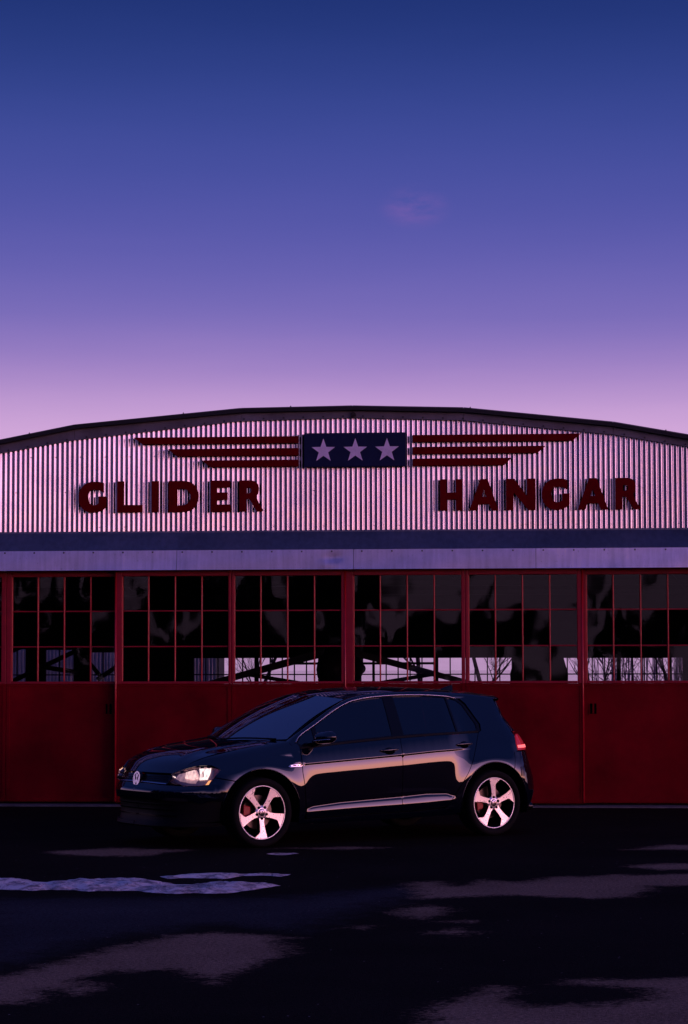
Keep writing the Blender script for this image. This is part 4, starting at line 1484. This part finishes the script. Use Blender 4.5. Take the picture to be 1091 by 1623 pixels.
    # ---- wheels
for (ax, rot0) in ((AX_F, -90), (AX_R, 90)):
    for sg in (-1, 1):
        RR = .243
        prof = [(.10, .19), (.09, .205), (.02, .213), (-.06, .222), (-.086, .232), (-.094, .237), (-.0965, .243), (-.094, .247), (-.085, .249)]
        v_, f_ = lathe([(d, r_) for d, r_ in prof], 56)
        wc_ = Vector((ax, sg * .770, AXZ))
        place = lambda V_: [(p[0], p[1], p[2]) for p in V_]
        wh = mk('wheel', v_, [q[::-1] for q in f_], 'rim_black', car, smooth=True, mats=['rim_black', 'rim_bright'], fmat=[1 if (i // 56) >= 5 else 0 for i in range(len(f_))])
        wh.location = wc_
        if sg > 0:
            wh.rotation_euler = (0, 0, PI)
        tp = [(.10, .245), (.112, .275), (.110, .300), (.098, .312), (.06, .3175), (.03, .3185), (.028, .314), (.022, .314), (.02, .3188), (-.02, .3188), (-.022, .314), (-.028, .314), (-.03, .3185), (-.06, .3175), (-.098, .312), (-.110, .300), (-.112, .275), (-.102, .255), (-.092, .246)]
        v_, f_ = lathe(tp, 64)
        mk('tyre', v_, [q[::-1] for q in f_], 'rubber', wh, smooth=True)
        v_, f_ = lathe([(.0, .001), (.0, .155), (.02, .155), (.02, .001)], 40)
        mk('brake_disc', v_, [q[::-1] for q in f_], 'disc_metal', wh, smooth=False)
        v_, f_ = lathe([(.06, .001), (.06, .20)], 40)
        mk('backing_plate', v_, f_, 'void_black', wh)
        # caliper on the leading side
        cp = MB()
        pl = [(-.095 + .0, -.055), (-.165, -.07), (-.172, 0), (-.165, .07), (-.095, .055)]
        cp.prism(pl, -.045, .03)
        bevel(cp.build('brake_caliper', 'caliper_red', wh), .008)
        # spokes: bright faces, black sides
        for k in range(5):
            ph = R(rot0 + 72 * k)
            shp = [(.20, .12), (.34, .098), (.55, .084), (.735, .086), (.80, .135), (.93, .315), (.965, .30)] + [(.985 * math.cos(a), .985 * math.sin(a)) for a in np.linspace(.29, -.245, 7)] + [(.94, -.235), (.75, -.178), (.55, -.130), (.34, -.102), (.20, -.12)]
            poly = []
            for (r_, t_) in shp:
                # radial axis at ph, clockwise tangent as seen from outside (-y looking +y: x right, z up)
                ex, ez = math.cos(ph), math.sin(ph)
                cx_, cz_ = math.sin(ph), -math.cos(ph)
                poly.append((RR * (r_ * ex + t_ * cx_), RR * (r_ * ez + t_ * cz_)))
            n = len(poly)
            cen = Vector((RR * .6 * math.cos(ph), RR * .6 * math.sin(ph)))
            yf_ = lambda p: -.078 - .012 * min(1, math.hypot(*p) / RR)
            front = [(p[0], yf_(p), p[1]) for p in poly]
            inner = [(cen.x + (p[0] - cen.x) * .93, yf_(p) - .004, cen.y + (p[1] - cen.y) * .965) for p in poly]
            back = [(p[0], -.03, p[1]) for p in poly]
            V2, F2 = cdt([(p[0], p[2]) for p in inner], [], [])
            vs_ = inner + front + back
            fs, mi = [], []
            for f_ in F2:
                a, b_, c = [Vector(V2[i]) for i in f_]
                fs.append(f_ if (b_ - a).cross(c - a) > 0 else f_[::-1])
                mi.append(0)
            A = sum(poly[i][0] * poly[(i + 1) % n][1] - poly[(i + 1) % n][0] * poly[i][1] for i in range(n))
            for i in range(n):
                j = (i + 1) % n
                q1 = (i, n + i, n + j, j)
                q2 = (n + i, 2 * n + i, 2 * n + j, n + j)
                if A < 0:
                    q1, q2 = q1[::-1], q2[::-1]
                fs += [q1, q2]
                mi += [0, 1]
            mk('spoke', vs_, fs, 'rim_bright', wh, mats=['rim_bright', 'rim_black'], fmat=mi)
        v_, f_ = lathe([(-.072, .066), (-.084, .064), (-.086, .036)], 30)
        mk('hub', v_, [q[::-1] for q in f_], 'rim_bright', wh, smooth=True)
        for k in range(5):
            ph = R(rot0 + 72 * k)
            lb_ = MB()
            c_ = Vector((.0545 * math.cos(ph), 0, .0545 * math.sin(ph)))
            lb_.tube(c_ + Vector((0, -.090, 0)), c_ + Vector((0, -.06, 0)), .0125, .0125, 10, cap=True)
            lb_.build('lug_bolt', 'void_black', wh)
        v_, f_ = lathe([(-.084, .036), (-.094, .033), (-.096, .028), (-.0965, .001)], 24)
        cap = mk('centre_cap', v_, [q[::-1] for q in f_], 'dull_chrome', wh, smooth=True)

WV = [[(-.62, .60), (-.40, .60), (-.20, -.02), (0, .33), (.20, -.02), (.40, .60), (.62, .60), (.30, -.42), (.14, -.42), (0, -.06), (-.14, -.42), (-.30, -.42)]]


def emblem(parent, centre, rad, nrm_y, name='emblem'):
    """round badge with a ring and a V over a W, in the plane facing -x"""
    e_ = MB()
    n = 28
    for (r0, r1) in ((rad * .82, rad),):
        for i in range(n):
            a, a2 = 2 * PI * i / n, 2 * PI * (i + 1) / n
            p = [(r0 * math.cos(a), r0 * math.sin(a)), (r1 * math.cos(a), r1 * math.sin(a)), (r1 * math.cos(a2), r1 * math.sin(a2)), (r0 * math.cos(a2), r0 * math.sin(a2))]
            e_.add([(-.008, y, z) for y, z in p] + [(0, y, z) for y, z in p], [(3, 2, 1, 0), (0, 1, 5, 4), (2, 3, 7, 6)])
    lines = [((-.34, .78), (-.02, .10)), ((.34, .78), (.02, .10)), ((-.74, .44), (-.36, -.76)), ((-.36, -.76), (0, -.02)), ((0, -.02), (.36, -.76)), ((.36, -.76), (.74, .44))]
    for (a, b_) in lines:
        a, b_ = Vector(a) * rad, Vector(b_) * rad
        d = (b_ - a).normalized()
        w_ = Vector((-d.y, d.x)) * rad * .115
        p = [a + w_, a - w_, b_ - w_, b_ + w_]
        e_.add([(-.007, q.x, q.y) for q in p] + [(0, q.x, q.y) for q in p], [(0, 1, 2, 3), (1, 0, 4, 5), (3, 2, 6, 7), (0, 3, 7, 4), (2, 1, 5, 6)])
    o = e_.build(name, 'badge_silver', parent)
    return o


for o in [q for q in car.children if q.name.startswith('wheel')]:
    for c in o.children:
        if c.name.startswith('centre_cap'):
            g = MB()
            for (a, b_) in [((-.34, .78), (-.02, .10)), ((.34, .78), (.02, .10)), ((-.74, .44), (-.36, -.76)), ((-.36, -.76), (0, -.02)), ((0, -.02), (.36, -.76)), ((.36, -.76), (.74, .44))]:
                a, b_ = Vector(a) * .027, Vector(b_) * .027
                g.tube((a.x, -.0975, a.y), (b_.x, -.0975, b_.y), .0022, .0022, 4)
            g.build('cap_emblem', 'gloss_black', o)

# ---- bonnet
XN = [-.10, 0, .02, .05, .10, .18, .30, .47, .70, .90, 1.2]
ZN = [.58, .672, .700, .742, .785, .824, .860, .893, .925, .951, .99]
znose = smoothtab(XN, ZN, w=15)
xfe = lambda y: -.797 + .072 * (y / .47) ** 2


def Mhood(x, y):
    d = x - xfe(y)
    rdg = .010 * math.exp(-((abs(y) - (.40 + .18 * max(0, x + .7))) / .045) ** 2) * sst(-.7, -.45, x)
    return (x, y, znose(d) + .014 * (1 - (y / .72) ** 2) * sst(.0, .25, d) + rdg)


wsb = lambda y: (.085 + .27 * (y / .70) ** 2)
hp = [(xfe(y), y) for y in np.linspace(-.475, .475, 21)]
he = [(x, hey(x)) for x in (-.68, -.62, -.55, -.476, -.32, -.164, -.008, .1, .231, .32)]
hb = [(wsb(y) - .035, y) for y in np.linspace(.72, -.72, 21)]
panel('bonnet', hp + he + hb + [(x, -y) for x, y in reversed(he)], Mhood, 'paint_navy', car, 1, step=.035, gap=.004)
# cowl
cw = MB()
N = 24
vs_, fs = [], []
for i in range(N + 1):
    y = -.74 + 1.48 * i / N
    xb = wsb(y)
    vs_ += [(xb - .05, y, Mhood(xb - .05, y)[2] - .02), (xb + .06, y, .965)]
fs = [(2 * i, 2 * i + 2, 2 * i + 3, 2 * i + 1) for i in range(N)]
mk('cowl', vs_, fs, 'trim_black', car)

# ---- windscreen
def Mws(u, v):
    yb, yt = .715, .612
    y = v * (yb + (yt - yb) * u)
    xb, zb = wsb(v * yb) + .0, .957 + .018 * v * v
    xt, zt_ = .935 + .135 * v * v, 1.378 - .038 * v * v
    bl = .030 * math.sin(PI * u)
    return (xb + (xt - xb) * u - bl * .42, y, zb + (zt_ - zb) * u + bl * .9)


NU, NV = 18, 28


def grid(name, fn, us, vs2, m, flip=False, parent=car):
    P_ = [fn(u, v) for u in us for v in vs2]
    nv_ = len(vs2)
    F = [(i * nv_ + j, i * nv_ + j + 1, (i + 1) * nv_ + j + 1, (i + 1) * nv_ + j) for i in range(len(us) - 1) for j in range(nv_ - 1)]
    return mk(name, P_, [f_[::-1] for f_ in F] if flip else F, m, parent, smooth=True)


wso = grid('windscreen', Mws, np.linspace(0, .985, NU), np.linspace(-.985, .985, NV), 'windscreen_glass', True)
# black frit border under the glass
for nm, us, vv in (('frit_band', np.linspace(.94, 1.0, 3), np.linspace(-1, 1, NV)), ('frit_band', np.linspace(-.02, .045, 3), np.linspace(-1, 1, NV)), ('frit_band', np.linspace(0, 1, NU), np.linspace(-1.0, -.955, 3)), ('frit_band', np.linspace(0, 1, NU), np.linspace(.955, 1.0, 3))):
    grid(nm, lambda u, v: tuple(Vector(Mws(u, v)) + Vector((.006, 0, -.006))), us, vv, 'gloss_black', True, wso)
stk = grid('windscreen_sticker', lambda u, v: tuple(Vector(Mws(u, v)) + Vector((.004, 0, -.004))), np.linspace(.87, .925, 3), np.linspace(-.93, -.86, 3), 'sticker', True, wso)
# mirror inside the screen
mb = MB()
mb.box((.80, -.12, 1.25), (.83, .12, 1.31))
mb.build('rear_view_mirror', 'trim_black', wso)
for s_, y0, y1 in ((1, -.62, .02), (1, -.05, .55)):
    mb = MB()
    for i in range(8):
        f_ = lambda k: tuple(Vector(Mws(-.01 + .03 * math.sin(PI * k / 8), (y0 + (y1 - y0) * k / 8) / .7)) + Vector((-.012, 0, .010)))
        mb.tube(f_(i), f_(i + 1), .008, .008, 5)
    mb.build('wiper', 'trim_black', wso)

# ---- roof
RX = [p[0] for p in OX[5:]]
RY = [p[1] for p in OX[5:]]
RZ = [p[2] for p in OX[5:]]
zroofc = smoothtab([.9, 1.0, 1.24, 1.6, 2.0, 2.42, 2.7, 3.0, 3.1], [1.365, 1.392, 1.425, 1.443, 1.443, 1.424, 1.402, 1.368, 1.355], w=41)


def Mroof(u, v):
    xe = 1.06 + (2.905 - 1.06) * u
    xc = .930 + (3.055 - .930) * u
    ye, ze = LERP(xe, RX, RY), LERP(xe, RX, RZ)
    x = xe + (xc - xe) * (1 - v * v)
    return (x, v * ye, ze + (zroofc(xc) - ze) * (1 - abs(v) ** 2.4))


grid('roof', Mroof, np.linspace(0, 1, 50), np.linspace(-1, 1, 41), 'paint_navy', True)
# sunroof glass
sr_o = grid('sunroof', lambda u, v: tuple(Vector(Mroof(u, v)) + Vector((0, 0, .003))), np.linspace(.10, .42, 14), np.linspace(-.72, .72, 21), 'gloss_black', True)
# spoiler lip and rear face under it
sp_v, sp_f = [], []
N = 28
for i in range(N + 1):
    v = -1 + 2 * i / N
    p = Vector(Mroof(1.0, v))
    sp_v += [tuple(p), (p.x + .003, p.y, p.z - .010), (p.x - .012, p.y * .995, p.z - .026), (p.x - .11, p.y * .98, p.z - .040)]
for i in range(N):
    for k in range(3):
        a = i * 4 + k
        sp_f.append((a, a + 1, a + 5, a + 4))
mk('spoiler', sp_v, [q for q in sp_f], 'paint_navy', car, smooth=True)
# aerial fin
fv = MB()
bs = [(2.60, .022), (2.68, .026), (2.76, .020)]
zr = lambda x: zroofc(x)
pts = [(2.58, 0, zr(2.58)), (2.62, -.024, zr(2.62)), (2.74, -.024, zr(2.74) - .002), (2.76, 0, zr(2.76) - .003), (2.74, .024, zr(2.74) - .002), (2.62, .024, zr(2.62)), (2.715, -.006, zr(2.7) + .052), (2.745, -.006, zr(2.7) + .055), (2.745, .006, zr(2.7) + .055), (2.715, .006, zr(2.7) + .052)]
fv.add(pts, [(0, 1, 6), (1, 2, 7, 6), (2, 3, 8, 7), (3, 4, 8), (4, 5, 9, 8), (5, 0, 9), (0, 6, 9), (6, 7, 8, 9)])
fv.build('aerial_fin', 'gloss_black', car)

# ---- nose: bumper, grilles, lip
top = [(0, .583)] + [(sf_y(y), .583 - .01 * (y / .48) ** 2) for y in (.12, .24, .36, .47)] + [(sf_x(-.66, .568), .568), (sf_x(-.57, .567), .567), (sf_x(-.507, .576), .576), (sf_x(-.45, .641), .641)]
archf = [(sf_x(x, z), z) for x, z in archpts(AX_F, 133, 163.5, 8)]
bl_ = [(sf_x(-.50, .432), .432), (sf_x(-.56, .405), .405)] + [(sf_y(y), .425 + .02 * (1 - y / .7)) for y in (.68, .55, .4, .2)] + [(0, .447)]
panel('bumper', top + archf + bl_, Mfront, 'paint_navy', car, 1, step=.025, gap=.0015, both=True)
low = [(0, .445)] + [(sf_y(y), .423 + .02 * (1 - y / .7)) for y in (.2, .4, .55, .68)] + [(sf_x(-.56, .402), .402), (sf_x(-.50, .429), .429), (sf_x(-.383, .429), .429)] + [(sf_x(x, z), z) for x, z in archpts(AX_F, 164.5, 190, 6)] + [(sf_x(-.50, .235), .235), (sf_y(.7), .235), (sf_y(.4), .235), (0, .235)]
panel('lower_grille', low, off(Mfront, -.02), 'trim_black', car, 1, step=.03, gap=.001, both=True)
for z in (.29, .34, .385):
    sl_ = [(0, z), (sf_y(.3), z), (sf_y(.56), z), (sf_y(.56), z + .012), (sf_y(.3), z + .012), (0, z + .012)]
    panel('grille_slat', sl_, off(Mfront, -.012), 'gloss_black', car, 1, step=.05, gap=0, both=True)
lip = [(0, .233), (sf_y(.4), .233), (sf_y(.7), .233), (sf_x(-.50, .233), .233), (sf_x(-.39, .235), .235), (sf_x(-.385, .205), .205), (sf_x(-.5, .20), .20), (sf_y(.7), .195), (sf_y(.4), .19), (0, .19)]
panel('front_lip', lip, off(Mfront, .002), 'trim_black', car, 1, step=.03, gap=0, both=True)
ug = [(0, .585)] + [(sf_y(y), .585 - .01 * (y / .48) ** 2) for y in (.12, .24, .36, .465)] + [(sf_y(.488), .655)] + [(sf_y(y), .668) for y in (.46, .3, .15)] + [(0, .668)]
gr_ = panel('grille', ug, off(Mfront, -.012), 'gloss_black', car, 1, step=.03, gap=.002, both=True)
for z in (.612, .628, .644):
    panel('grille_bar', [(0, z), (sf_y(.25), z), (sf_y(.455), z), (sf_y(.455), z + .005), (sf_y(.25), z + .005), (0, z + .005)], off(Mfront, -.007), 'trim_black', gr_, 1, step=.05, gap=0, both=True, depth=.004)
panel('red_trim', [(0, .592)] + [(sf_y(.25), .589), (sf_y(.465), .582), (sf_y(.465), .589), (sf_y(.25), .596), (0, .599)], off(Mfront, .002), 'dull_chrome', gr_, 1, step=.05, gap=0, both=True, depth=.006)
em = emblem(gr_, None, .066, 0)
em.location = (-.833, 0, .618)
em.rotation_euler = (0, R(8), 0)
v_, f_ = lathe([(0, .068), (.02, .07), (.02, .001)], 28)
bk = mk('emblem_backing', [(-.825 + p[1], p[0], p[2] + .618) for p in v_], f_, 'gloss_black', gr_)
v_, f_ = lathe([(0, .001), (0, .064)], 28)
mk('emblem_disc', [(-.829 - p[2] * -.14, p[0], p[2] + .618) for p in v_], f_, 'gloss_black', gr_)
# raised model letters on the grille's far side
gl_ = MB()
for k, shp in enumerate(([(0, 1, .2), (0, .2, 1)], [(0, 1, .2)], [(0, 1, 1)])):
    y0 = .30 + k * .022
    x0 = Mfront(sf_y(y0), .63)[0] - .004
    gl_.box((x0 - .004, y0, .622), (x0, y0 + (.016 if k < 2 else .006), .626))
    gl_.box((x0 - .004, y0, .636), (x0, y0 + (.016 if k < 2 else .006), .640))
    gl_.box((x0 - .004, y0 + (.005 if k == 1 else 0), .622), (x0, y0 + (.010 if k == 1 else .005), .640))
gl_.build('grille_lettering', 'chrome', gr_)

# ---- tail: hatch, bumper
hz_ = [(0, .70), (sr_y(.5), .70), (sr_y(.60), .74), (sr_y(.63), .815), (sr_y(.51), .84), (sr_y(.51), .945), (sr_y(.62), .99), (sr_x(2.935, 1.005), 1.005), (sr_x(2.928, 1.035), 1.035), (sr_x(2.868, 1.16), 1.16), (sr_x(2.81, 1.285), 1.285), (sr_x(2.81, 1.30), 1.30), (sr_y(.3), 1.325), (0, 1.33)]
hatch = panel('hatch', hz_, Mrear, 'paint_navy', car, 1, step=.03, gap=.002, both=True)
rw = [(0, 1.03), (sr_y(.5), 1.03), (sr_y(.60), 1.05), (sr_y(.56), 1.25), (sr_y(.3), 1.285), (0, 1.29)]
panel('rear_window', rw, Mrear, 'car_side_glass', hatch, 1, step=.04, gap=0, both=True, raise_=.004)
rb = [(0, .695), (sr_y(.5), .695), (sr_y(.62), .74), (sr_y(.65), .812), (sr_x(2.909, .808), .808), (sr_x(2.89, .72), .72), (sr_x(2.873, .652), .652)] + [(sr_x(x, z), z) for x, z in archpts(AX_R, 54, -12, 14)] + [(sr_x(3.05, .225), .225), (sr_y(.6), .22), (0, .22)]
rbo = panel('bumper', rb, Mrear, 'paint_navy', car, 1, step=.03, gap=.0015, both=True)
panel('diffuser', [(0, .19), (sr_y(.6), .19), (sr_y(.72), .24), (sr_y(.66), .31), (0, .33)], Mrear, 'trim_black', rbo, 1, step=.05, gap=0, both=True, raise_=.004)
mb = MB()
for y in (-.55, .55):
    mb.tube((3.15, y, .25), (3.31, y, .25), .04, .04, 14)
mb.build('exhaust', 'gloss_black', rbo, smooth=True)
panel('number_plate_recess', [(0, .60), (sr_y(.26), .60), (sr_y(.26), .72), (0, .72)], Mrear, 'trim_black', rbo, 1, step=.05, gap=0, both=True, raise_=.003)

# ---- dark inner structure, liners, cabin
core = MB()
core.box((-.70, -.45, .20), (.40, .45, .62))
core.box((-.45, -.57, .20), (.42, .57, .66))
core.box((.40, -.58, .20), (2.3, .58, .34))
core.box((2.2, -.58, .22), (3.12, .58, .68))
core.box((-.42, -.62, .66), (.38, .62, .80))
for s in (-1, 1):
    for (x0, x1) in ((.42, .9), (.9, 1.5), (1.5, 2.1)):
        core.box((x0, min(s * .74, s * .80), .22), (x1, max(s * .74, s * .80), .88))
    core.box((-.30, min(s * .6, s * .74), .735), (.42, max(s * .6, s * .74), .80))
    core.box((2.1, min(s * .6, s * .74), .745), (2.72, max(s * .6, s * .74), .92))
    core.box((2.98, min(s * .5, s * .66), .25), (3.10, max(s * .5, s * .66), .80))
    core.box((-.60, min(s * .4, s * .62), .22), (-.42, max(s * .4, s * .62), .55))
core.build('chassis', 'void_black', car)
for ax in (AX_F, AX_R):
    for s in (-1, 1):
        vs_, fs = [], []
        n = 24
        for i in range(n + 1):
            a = R(-15 + 210 * i / n)
            for y in (.56, .872):
                vs_.append((ax + .40 * math.cos(a), s * y, AXZ + .40 * math.sin(a)))
        fs = [(2 * i, 2 * i + 1, 2 * i + 3, 2 * i + 2) for i in range(n)]
        k = len(vs_)
        vs_.append((ax, s * .56, AXZ))
        fs += [(k, 2 * i, 2 * i + 2) for i in range(n)]
        mk('wheel_arch_liner', vs_, fs, 'void_black', car)
mb = MB()
mb.prism([(.30, .60), (.80, .60), (.78, .86), (.62, .93), (.35, .95)], -.70, .70)
mb.build('dashboard', 'seat_dark', car)
for (sx, sy) in ((1.25, -.36), (1.25, .36), (2.05, -.36), (2.05, .36)):
    mb = MB()
    mb.prism([(sx - .35, .42), (sx + .05, .38), (sx + .18, .60), (sx + .30, 1.02), (sx + .20, 1.04), (sx + .08, .66), (sx - .33, .56)], sy - .24, sy + .24)
    mb.box((sx + .22, sy - .12, 1.05), (sx + .31, sy + .12, 1.22))
    bevel(mb.build('seat', 'seat_dark', car), .03)
